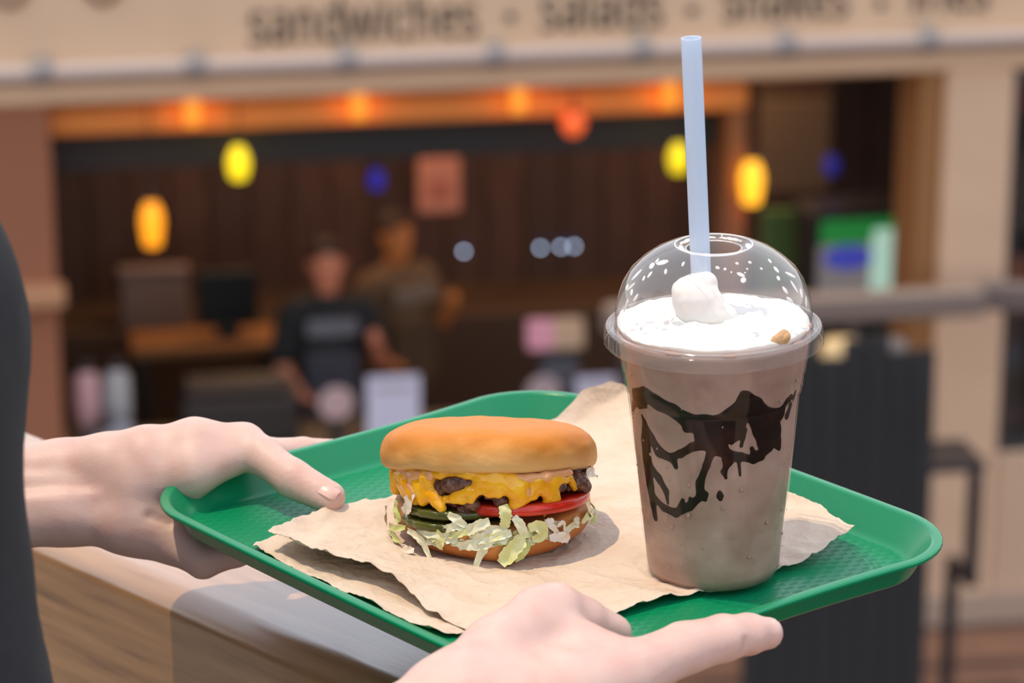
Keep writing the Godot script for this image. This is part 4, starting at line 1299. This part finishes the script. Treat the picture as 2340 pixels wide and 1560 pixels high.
	# pendant lamps
	pendant(-3.456, 2.440, -0.08, 0.050, 0.165, Color(0.98, 0.86, 0.10), 0.8, 0.006, "yellow pendant lamp hanging high near the shop's terracotta wall", 0, 2.745)
	pendant(-3.851, 2.174, -0.08, 0.052, 0.215, Color(1.0, 0.62, 0.10), 0.85, 0.008, "orange pendant lamp hanging low nearest the terracotta wall", 1, 2.745)
	pendant(-1.452, 2.392, -0.025, 0.048, 0.150, Color(0.93, 0.82, 0.10), 0.72, 0.006, "yellow pendant lamp partly behind the milkshake straw", 0, 2.745)
	pendant(-1.090, 2.247, -0.08, 0.054, 0.215, Color(1.0, 0.70, 0.16), 1.15, 0.01, "bright orange pendant lamp above the milkshake lid", 1, 2.745)
	pendant(-2.696, 2.048, -1.2, 0.040, 0.11, Color(0.19, 0.19, 0.68), 0.40, 0.008, "small blue pendant lamp near the pink square sign", 0, 2.9)
	pendant(-0.395, 2.023, -1.2, 0.040, 0.11, Color(0.19, 0.19, 0.60), 0.32, 0.006, "small blue pendant lamp near the lit green display", 0, 2.9)
	pendant(-1.931, 2.556, -0.08, 0.060, 0.12, Color(0.92, 0.38, 0.17), 0.55, 0.005, "round red-orange pendant lamp under the header beam", 2, 2.745)
	# pink sign on the back wall
	var ps := thing("wall_sign", "square salmon-pink sign on the shop's back wall", "sign", at(-2.196, 1.66, -2.5))
	put("board", slab(-0.115, 0.115, -0.15, 0.15, -0.012, 0.012, 0.01), mat(Color(0.86, 0.58, 0.49), 0.6), ps)
	put("print", slab(-0.055, 0.055, -0.07, 0.03, 0.012, 0.016, 0.002), mat(Color(0.76, 0.45, 0.37), 0.6), ps)
	put("hanger", slab(-0.02, 0.02, 0.15, 1.2, -0.006, 0.006, 0.002), mat(Color(0.7, 0.36, 0.2), 0.6), ps)
	# spot bulbs, out of focus discs in the photograph
	var bl := ["standing alone, farthest from the milkshake", "farthest from the milkshake of the close three", "middle one of the close three", "nearest the milkshake of the close three"]
	for k in 4:
		var root := thing("spot_bulb", "tiny cold white bulb, %s" % bl[k], "bulb", at([-2.218, -1.824, -1.718, -1.650][k], 1.573, -1.5), "tiny cold white bulbs in the shop")
		var g := Geo.new()
		g.lathe([Vector2(0.001, -0.010), Vector2(0.008, -0.006), Vector2(0.010, 0.0), Vector2(0.008, 0.006), Vector2(0.001, 0.010)], 16)
		put("bulb", g, glow(Color(0.80, 0.88, 1.0), 4.5), root)
		var s := Geo.new()
		s.lathe([Vector2(0.006, 0.008), Vector2(0.016, 0.012), Vector2(0.020, 0.05), Vector2(0.0, 0.052)], 16)
		put("socket", s, mat(Color(0.12, 0.12, 0.35), 0.4), root)
		var c := Geo.new()
		c.tube([Vector3(0, 0.05, 0), Vector3(0, 1.33, 0)], [0.003], 6)
		put("cord", c, black, root)
		lamp_light(root, Vector3(0, 0, 0), Color(0.85, 0.9, 1.0), 0.004, 0.006)
	# two warm panels in the shop's ceiling
	for k in 2:
		var root := thing("ceiling_lamp", ["warm ceiling panel lamp deep in the shop above the employee", "warm ceiling panel lamp deep in the shop above the lit drinks machine"][k], "lamp", at([-3.1, -0.9][k], 2.88, -2.0), "ceiling panel lamps in the shop")
		put("frame", slab(-0.33, 0.33, -0.005, 0.015, -0.33, 0.33, 0.004), black, root)
		put("diffuser", slab(-0.30, 0.30, -0.012, -0.004, -0.30, 0.30, 0.002), glow(Color(1.0, 0.78, 0.55), 1.5), root)
		var al := AreaLight3D.new()
		al.name = "panel_light"
		al.area_size = Vector2(0.6, 0.6)
		al.light_color = Color(1.0, 0.80, 0.62)
		al.light_energy = 1.5
		al.area_range = 40.0
		al.shadow_enabled = true
		al.transform = Transform3D(Basis(Vector3(1, 0, 0), -PI / 2.0), Vector3(0, -0.02, 0))
		root.add_child(al)
	# counter and back counter
	var ct := thing("service_counter", "brown service counter along the shop opening", "counter", shop)
	put("body", slab(-4.28, -1.205, 0.0, 0.92, -0.75, -0.12, 0.01), mat(Color(0.38, 0.31, 0.23), 0.6), ct)
	put("top", slab(-4.28, -1.20, 0.92, 0.97, -0.80, -0.06, 0.012), mat(Color(0.46, 0.38, 0.28), 0.5), ct)
	for k in 6:
		put("panel", slab(-4.2 + k * 0.5, -3.78 + k * 0.5, 0.1, 0.86, -0.125, -0.10, 0.01), mat(Color(0.42, 0.34, 0.25), 0.6), ct)
	var bc := thing("back_counter", "dark brown back counter with shelf behind the employee", "counter", shop)
	put("body", slab(-4.3, -0.6, 0.0, 0.95, -3.05, -2.45, 0.01), mat(Color(0.32, 0.24, 0.18), 0.6), bc)
	put("shelf", slab(-3.90, -3.15, 1.04, 1.09, -2.0, -1.65, 0.006), mat(Color(0.56, 0.38, 0.22), 0.6), bc)
	put("shelf_post", slab(-3.87, -3.82, 0.0, 1.04, -2.0, -1.65, 0.004), dark, bc)
	put("shelf_post", slab(-3.23, -3.18, 0.0, 1.04, -2.0, -1.65, 0.004), dark, bc)
	var gp := thing("steel_hood", "grey steel panel standing on the back counter", "panel", at(-3.735, 0.953, -2.5))
	put("panel", slab(-0.18, 0.18, 0.0, 0.30, -0.04, 0.04, 0.01), mat(Color(0.52, 0.45, 0.42), 0.45), gp)
	put("lip", slab(-0.19, 0.19, 0.30, 0.33, -0.05, 0.05, 0.006), mat(Color(0.56, 0.49, 0.46), 0.4), gp)
	var mo := thing("monitor", "black screen on the shelf left of the employee", "monitor", at(-3.40, 1.09, -1.8))
	put("screen", slab(-0.155, 0.155, 0.06, 0.36, -0.02, 0.02, 0.01), mat(Color(0.10, 0.11, 0.105), 0.4), mo)
	put("stand", slab(-0.06, 0.06, 0.0, 0.07, -0.05, 0.05, 0.006), black, mo)
	var du := thing("grill_machine", "dark squat machine standing on the service counter", "machine", at(-3.45, 0.97, -0.55))
	put("body", slab(-0.28, 0.28, 0.02, 0.24, -0.16, 0.16, 0.02), mat(Color(0.18, 0.155, 0.145), 0.5), du)
	put("hood", slab(-0.26, 0.24, 0.24, 0.29, -0.14, 0.10, 0.02), mat(Color(0.22, 0.18, 0.16), 0.5), du)
	put("foot", slab(-0.24, -0.20, 0.0, 0.02, -0.1, 0.1, 0.002), black, du)
	put("foot", slab(0.20, 0.24, 0.0, 0.02, -0.1, 0.1, 0.002), black, du)
	# things on the counter
	for q in [[-4.17, 0.062, 0.30, Color(0.78, 0.62, 0.62), "pinkish dispenser jar on the counter by the terracotta wall", 0.17], [-4.03, 0.062, 0.32, Color(0.66, 0.66, 0.66), "grey-white dispenser jar on the counter beside the pinkish jar", 0.18]]:
		var root := thing("dispenser_jar", q[4], "jar", at(q[0], 0.97, -0.32), "dispenser jars on the counter")
		var g := Geo.new()
		g.lathe([Vector2(0.0, 0.0), Vector2(0.055, 0.0), Vector2(0.058, 0.01), Vector2(0.052, 0.20), Vector2(0.0, 0.20)], 20)
		put("base", g, mat(Color(0.36, 0.32, 0.30), 0.4), root)
		var j := Geo.new()
		j.lathe([Vector2(0.0, 0.20), Vector2(q[1], 0.20), Vector2(q[1] + 0.004, 0.30), Vector2(q[1], 0.42), Vector2(0.03, 0.455), Vector2(0.0, 0.46)], 20)
		put("jar", j, mat(q[3], 0.4), root)
		var l := Geo.new()
		l.lathe([Vector2(0.0, 0.455), Vector2(0.035, 0.456), Vector2(0.038, 0.49), Vector2(0.0, 0.50)], 20)
		put("lid", l, dark, root)
	var bag := Field.new(mm(-200, 0, -130), mm(200, 330, 130), 0.012)
	cone_mm(bag, Vector3(-60, 80, 0), Vector3(60, 80, 0), 85, 85, 30)
	cone_mm(bag, Vector3(-20, 120, 0), Vector3(30, 190, 0), 90, 60, 30)
	var bgm := Geo.new()
	bag.build(bgm)
	var sk := thing("grey_sack", "lumpy blue-grey sack lying on the counter below the jars", "sack", at(-4.05, 0.97, -0.16))
	put("sack", bgm, mat(Color(0.56, 0.57, 0.60), 0.8), sk)
	var knot := Geo.new()
	knot.lathe([Vector2(0.0, 0.22), Vector2(0.03, 0.235), Vector2(0.02, 0.262), Vector2(0.04, 0.285), Vector2(0.0, 0.29)], 14)
	put("tie", knot, mat(Color(0.50, 0.50, 0.53), 0.8), sk)
	for q in [[-2.76, -0.16, 0.125, 0.40, "large white menu card standing on the counter beyond the burger tray"], [-1.80, -0.16, 0.095, 0.345, "smaller white menu card standing on the counter behind the paper wrapper"]]:
		var root := thing("menu_card", q[4], "card", at(q[0], 0.97, q[1]), "white menu cards on the counter")
		put("card", slab(-q[2], q[2], 0.012, q[3], -0.006, 0.006, 0.003), mat(Color(0.80, 0.79, 0.86), 0.6), root)
		put("foot", slab(-q[2] * 0.8, q[2] * 0.8, 0.0, 0.014, -0.05, 0.05, 0.004), mat(Color(0.6, 0.6, 0.62), 0.5), root)
		put("print", slab(-q[2] * 0.7, q[2] * 0.7, q[3] * 0.82, q[3] * 0.88, 0.006, 0.0075, 0.0), mat(Color(0.66, 0.60, 0.62), 0.7), root)
	for q in [[-3.02, Color(0.74, 0.63, 0.62), "pinkish white round plate on a stand near the employee"], [-2.04, Color(0.70, 0.62, 0.62), "pinkish round plate on a stand by the smaller menu card"]]:
		var root := thing("display_plate", q[2], "plate", at(q[0], 0.97, -0.22), "round plates on stands on the counter")
		var g := Geo.new()
		g.lathe([Vector2(0.0, -0.008), Vector2(0.075, -0.006), Vector2(0.085, 0.006), Vector2(0.07, 0.004), Vector2(0.0, 0.004)], 28)
		put("plate", g, mat(q[1], 0.4), root, Transform3D(Basis(Vector3(1, 0, 0), PI / 2.0), Vector3(0, 0.26, 0)))
		put("stand", slab(-0.03, 0.03, 0.0, 0.2, -0.03, -0.01, 0.004), black, root)
		put("easel_foot", slab(-0.08, 0.08, 0.0, 0.012, -0.06, 0.05, 0.003), black, root)
	var pd := thing("card_reader", "dark till stand with a pink and cream lit display", "till", at(-1.93, 0.97, -0.45))
	put("post", slab(-0.08, 0.08, 0.0, 0.40, -0.06, 0.06, 0.01), mat(Color(0.17, 0.17, 0.18), 0.5), pd)
	put("grey_panel", slab(-0.09, 0.09, 0.20, 0.36, 0.06, 0.075, 0.005), mat(Color(0.34, 0.34, 0.37), 0.5), pd)
	put("display", slab(-0.145, -0.02, 0.40, 0.54, -0.05, 0.03, 0.01), glow(Color(0.72, 0.50, 0.56), 0.34), pd)
	put("display", slab(-0.02, 0.125, 0.40, 0.54, -0.05, 0.03, 0.01), glow(Color(0.62, 0.52, 0.43), 0.36), pd)
	# grey square panel at the right of the back wall
	var rp := thing("notice_board", "large dull grey-brown board on the back wall beside the bright orange lamp", "board", at(-0.235, 1.80, -2.5))
	put("board", slab(-0.20, 0.20, -0.26, 0.26, -0.015, 0.015, 0.008), mat(Color(0.42, 0.35, 0.28), 0.7), rp)
	put("board_rail", slab(-0.21, 0.21, 0.26, 1.1, -0.01, 0.0, 0.004), mat(Color(0.3, 0.22, 0.17), 0.7), rp)
	# green panel and drinks display
	var gn := thing("green_panel", "dark green panel beside the lit drinks display", "panel", at(-0.56, 0.0, -1.5))
	put("panel", slab(-0.11, 0.11, 1.15, 1.72, -0.02, 0.02, 0.01), mat(Color(0.40, 0.52, 0.28), 0.6), gn)
	put("leg", slab(-0.09, -0.05, 0.0, 1.15, -0.02, 0.02, 0.004), black, gn)
	put("leg", slab(0.05, 0.09, 0.0, 1.15, -0.02, 0.02, 0.004), black, gn)
	put("red_label", slab(-0.02, 0.09, 1.23, 1.33, 0.02, 0.026, 0.003), mat(Color(0.5, 0.16, 0.1), 0.6), gn)
	var fr := thing("drinks_display", "lit drinks machine with green top and blue logo beside the column", "machine", at(-0.345, 0.0, -0.85))
	put("cabinet", slab(-0.23, 0.24, 0.0, 1.86, -0.36, -0.02, 0.02), mat(Color(0.17, 0.16, 0.16), 0.5), fr)
	put("header_panel", slab(-0.19, 0.20, 1.70, 1.825, -0.02, 0.0, 0.01), glow(Color(0.12, 0.50, 0.22), 0.4), fr)
	put("screen", slab(-0.20, 0.07, 1.41, 1.70, -0.02, 0.0, 0.01), glow(Color(0.48, 0.46, 0.46), 0.42), fr)
	put("light_strip", slab(0.07, 0.20, 1.40, 1.78, -0.02, 0.004, 0.01), glow(Color(0.66, 0.80, 0.73), 0.55), fr)
	var lg := Geo.new()
	lg.lathe([Vector2(0.0, -0.004), Vector2(1.0, -0.004), Vector2(1.0, 0.004), Vector2(0.0, 0.004)], 28)
	put("logo", lg, glow(Color(0.24, 0.27, 0.66), 0.45), fr, Transform3D(Basis(Vector3(1, 0, 0), PI / 2.0).scaled(Vector3(0.125, 0.062, 1.0)), Vector3(-0.05, 1.635, 0.003)))
	# right of the column: dark window
	var wn := Node3D.new()
	wn.name = "window_1"
	wn.transform = shop
	add_child(wn, true)
	tag(wn, "dark shop window at the edge beside the beige column", "window", "", "structure")
	put("frame", slab(0.137, 1.6, 0.872, 0.92, -0.16, -0.02, 0.006), mat(Color(0.25, 0.22, 0.21), 0.5), wn)
	put("frame", slab(0.137, 1.6, 2.66, 2.745, -0.16, -0.02, 0.006), mat(Color(0.25, 0.22, 0.21), 0.5), wn)
	put("frame", slab(0.137, 0.165, 0.92, 2.66, -0.16, -0.02, 0.006), mat(Color(0.25, 0.22, 0.21), 0.5), wn)
	put("pane", slab(0.165, 1.6, 0.92, 2.66, -0.08, -0.074, 0.0), clear(Color(0.2, 0.22, 0.22), 0.25, 0.03), wn)
	for q in [[0.235, 2.50, 0.11, 0.14, Color(0.66, 0.16, 0.16), "red box on display behind the dark window, highest"], [0.24, 1.66, 0.10, 0.11, Color(0.78, 0.40, 0.22), "orange box on display behind the dark window"], [0.235, 1.24, 0.09, 0.10, Color(0.18, 0.34, 0.42), "teal box on display behind the dark window"], [0.30, 0.94, 0.30, 0.10, Color(0.30, 0.16, 0.18), "maroon tray at the foot of the dark window"]]:
		var root := thing("display_box", q[5], "box", at(q[0], q[1], -0.20), "boxes behind the dark window")
		put("box", slab(-q[2] * 0.5, q[2] * 0.5, 0.0, q[3], -0.05, 0.05, 0.008), mat(q[4], 0.6), root)
		put("lid", slab(-q[2] * 0.52, q[2] * 0.52, q[3], q[3] + 0.012, -0.052, 0.052, 0.004), mat(q[4].darkened(0.1), 0.6), root)
		put("shelf_bracket", slab(-q[2] * 0.6, q[2] * 0.6, -0.015, 0.0, -0.10, 0.06, 0.002), black, root)
	# things in front: grey rail, black metal stand, pleated screen
	var gr := thing("grey_handrail", "thick grey handrail crossing in front of the column", "handrail", at(0, 0, 0.5))
	var hg := Geo.new()
	hg.box(Vector3(-1.02, 1.80, 0.0), Vector3(1.76, 0.135, 0.09), 0.02)
	put("top_rail", hg, mat(Color(0.50, 0.44, 0.40), 0.5), gr)
	var h2 := Geo.new()
	h2.box(Vector3(0.22, 1.775, -0.02), Vector3(0.80, 0.135, 0.09), 0.02, Basis(Vector3(0, 0, 1), -0.13))
	put("top_rail", h2, mat(Color(0.42, 0.37, 0.35), 0.5), gr)
	for u in [-1.8, -0.75, 0.5]:
		put("post", slab(u - 0.02, u + 0.02, 0.0, 1.74, -0.02, 0.02, 0.004), mat(Color(0.3, 0.27, 0.25), 0.5), gr)
	var st := thing("metal_stand", "black metal table frame in front of the beige wall", "table", at(0, 0, 1.0))
	var iron := mat(Color(0.17, 0.15, 0.155), 0.5)
	put("top_bar", slab(-0.56, -0.27, 1.165, 1.215, -0.3, 0.02, 0.008), iron, st)
	put("leg", slab(-0.345, -0.285, 0.62, 1.17, -0.02, 0.03, 0.008), iron, st)
	put("leg", slab(-0.345, -0.285, 0.0, 0.62, -0.28, -0.24, 0.008), iron, st)
	put("crossbar", slab(-0.345, -0.285, 0.62, 0.66, -0.28, 0.03, 0.006), iron, st)
	put("leg", slab(-0.56, -0.50, 0.0, 1.17, -0.28, -0.24, 0.008), iron, st)
	# pleated black fabric screen
	var sc := thing("fabric_screen", "tall black pleated fabric screen behind the milkshake", "screen", at(0, 0, 2.0))
	for k in 8:
		var u := -1.56 + k * 0.095
		var pts := []
		var pl := Geo.new()
		var ring := []
		for j in 16:
			var t := TAU * j / 16.0
			ring.append(Vector3(u + 0.058 * cos(t), 0.0, 0.026 * sin(t)))
		var list := []
		for j in 9:
			var f := j / 8.0
			var l := []
			for q in ring:
				var top := 2.10 + 0.05 * sin(k * 1.7)
				var s := 1.0 - 0.12 * pow(f, 3.0)
				l.append(Vector3(u + (q.x - u) * s, f * top, q.z * s))
			list.append(l)
		pl.loops(list, true, true)
		put("pleat", pl, mat(Color(0.135, 0.135, 0.14) if k % 2 == 0 else Color(0.14, 0.14, 0.145), 0.85), sc)
	put("foot_bar", slab(-1.60, -0.84, 0.0, 0.04, -0.12, 0.12, 0.01), black, sc)
	for q in [[-1.0, 1.62, 0.10, 0.16, Color(0.80, 0.70, 0.52), "round cream lampshade peeping above the black screen"], [-0.80, 1.66, 0.09, 0.13, Color(0.40, 0.37, 0.36), "round grey lampshade peeping above the black screen"]]:
		var root := thing("floor_lampshade", q[5], "lampshade", at(q[0], 0.0, 1.2), "round shades behind the black screen")
		var g := Geo.new()
		g.lathe([Vector2(q[2] * 0.3, q[1]), Vector2(q[2] * 0.8, q[1] + 0.03), Vector2(q[2], q[1] + q[3]), Vector2(q[2] * 0.9, q[1] + q[3] * 1.5), Vector2(0.0, q[1] + q[3] * 1.6)], 24)
		put("shade", g, mat(q[4], 0.7), root)
		put("pole", slab(-0.012, 0.012, 0.0, q[1] + 0.02, -0.012, 0.012, 0.002), black, root)
	build_employee("employee with reddish face in a black shirt and grey apron behind the service counter", at(-2.96, 0.0, -1.08), Color(0.84, 0.53, 0.40), Color(0.13, 0.13, 0.13), Color(0.24, 0.24, 0.27))
	build_employee("employee in a tan shirt standing farther back behind the black-shirted employee", at(-2.55, -0.02, -1.62) * Transform3D(Basis(Vector3.UP, 0.5), Vector3.ZERO), Color(0.86, 0.52, 0.26), Color(0.44, 0.33, 0.22), Color(0.36, 0.26, 0.17))

func build_employee(label: String, where: Transform3D, skin_color: Color, shirt_color: Color, apron_color: Color) -> void:
	var root := thing("person", label, "person", where)
	var f := Field.new(mm(-330, 820, -230), mm(330, 1830, 300), 0.014)
	for q in [[0, 1630, 0, 0, 1690, 0, 78, 84, 20], [0, 1580, 20, 0, 1600, 25, 58, 60, 20], [0, 1480, -10, 0, 1560, 0, 56, 54, 20], [0, 1652, 80, 0, 1632, 94, 11, 14, 8], [-82, 1640, 0, -84, 1660, 0, 12, 15, 6], [82, 1640, 0, 84, 1660, 0, 12, 15, 6],
		[-185, 1400, 0, -230, 1150, 20, 54, 44, 20], [-230, 1150, 20, -150, 1040, 130, 42, 30, 12], [-150, 1040, 130, -115, 1030, 170, 30, 24, 10], [185, 1400, 0, 250, 1180, 60, 54, 44, 20], [250, 1180, 60, 215, 1300, 190, 42, 30, 12], [215, 1300, 190, 200, 1345, 215, 32, 34, 10],
		[0, 950, 0, 0, 1380, 0, 130, 120, 40]]:
		cone_mm(f, Vector3(q[0], q[1], q[2]), Vector3(q[3], q[4], q[5]), q[6], q[7], q[8])
	for k in 5:
		cone_mm(f, Vector3(185 + k * 9, 1355, 225), Vector3(180 + k * 10, 1390 - absf(k - 2) * 5, 240), 9, 8, 4)
		cone_mm(f, Vector3(-130 + k * 8, 1028, 180), Vector3(-132 + k * 9, 1020, 210 - absf(k - 2) * 5), 9, 8, 4)
	for s in [-1, 1]:
		f.cut(mm(30 * s, 1658, 84), mm(30 * s, 1658, 90), 0.012, 0.012, 0.01)
	var g := Geo.new()
	f.build(g)
	put("body", g, mat(skin_color, 0.55), root)
	var s := Field.new(mm(-330, 800, -230), mm(330, 1560, 260), 0.014)
	for q in [[0, 860, 0, 0, 1380, 0, 160, 146, 40], [-150, 1430, 0, 150, 1430, 0, 70, 70, 40], [-185, 1400, 0, -225, 1220, 12, 70, 66, 25], [185, 1400, 0, 232, 1240, 40, 70, 66, 25]]:
		cone_mm(s, Vector3(q[0], q[1], q[2]), Vector3(q[3], q[4], q[5]), q[6], q[7], q[8])
	var sg := Geo.new()
	s.build(sg)
	put("shirt", sg, mat(shirt_color, 0.85), root)
	put("apron_print", slab(-0.12, 0.13, 1.335, 1.42, 0.135, 0.158, 0.008), mat(apron_color.lightened(0.25), 0.8), root)
	put("apron", slab(-0.13, 0.13, 0.9, 1.26, 0.14, 0.165, 0.01), mat(apron_color, 0.8), root)
	var tr := Geo.new()
	tr.tube([Vector3(-0.09, 0.9, 0), Vector3(-0.1, 0.45, 0.01), Vector3(-0.1, 0.05, 0)], [0.09, 0.065, 0.05], 14)
	tr.tube([Vector3(0.09, 0.9, 0), Vector3(0.1, 0.45, 0.01), Vector3(0.1, 0.05, 0)], [0.09, 0.065, 0.05], 14)
	put("trousers", tr, mat(Color(0.12, 0.12, 0.13), 0.9), root)
	var h := Field.new(mm(-120, 1560, -130), mm(120, 1820, 130), 0.01)
	cone_mm(h, Vector3(0, 1660, -18), Vector3(0, 1702, -6), 84, 86, 10)
	h.cut(mm(0, 1600, 110), mm(0, 1690, 120), 0.075, 0.06, 0.01)
	var hg := Geo.new()
	h.build(hg)
	put("hair", hg, mat(Color(0.24, 0.14, 0.09), 0.7), root)

func _ready() -> void:
	# camera
	var cam := Camera3D.new()
	cam.name = "camera"
	cam.fov = 12.716
	cam.transform = Transform3D(Basis(Vector3(1, 0, 0), deg_to_rad(-17.4)), Vector3(-0.01465, 0.50227, 1.29949))
	var lens := CameraAttributesPhysical.new()
	lens.frustum_focal_length = 107.69
	lens.frustum_focus_distance = 1.35
	lens.frustum_near = 0.05
	lens.frustum_far = 200.0
	lens.exposure_aperture = 11.0
	cam.attributes = lens
	add_child(cam)
	cam.current = true
	# sky
	var sky := ProceduralSkyMaterial.new()
	sky.sky_top_color = Color(0.775, 0.805, 0.87)
	sky.sky_horizon_color = Color(0.93, 0.925, 0.93)
	sky.ground_horizon_color = Color(0.40, 0.35, 0.32)
	sky.ground_bottom_color = Color(0.24, 0.21, 0.19)
	sky.sky_energy_multiplier = 1.2
	sky.ground_energy_multiplier = 0.85
	var s := Sky.new()
	s.sky_material = sky
	var env := Environment.new()
	env.background_mode = Environment.BG_SKY
	env.sky = s
	env.tonemap_mode = Environment.TONE_MAPPER_LINEAR
	env.tonemap_exposure = 1.26
	env.sdfgi_enabled = true
	env.ssao_enabled = true
	env.ssil_enabled = true
	var we := WorldEnvironment.new()
	we.name = "world"
	we.environment = env
	add_child(we)
	# sun, high on the left
	var sun := DirectionalLight3D.new()
	sun.name = "sun"
	sun.light_color = Color(1.0, 0.90, 0.76)
	sun.light_energy = 0.70
	sun.light_angular_distance = 0.6
	sun.shadow_enabled = true
	sun.sky_mode = DirectionalLight3D.SKY_MODE_LIGHT_ONLY
	sun.transform = Transform3D(Basis.looking_at(Vector3(0.253, -0.966, -0.05), Vector3(0, 0, 1)), Vector3(0, 6, 0))
	add_child(sun)
	build_shop()
	build_rail()
	build_person()
	build_tray()
	build_paper()
	build_cup()
	build_straw()
	build_burger()
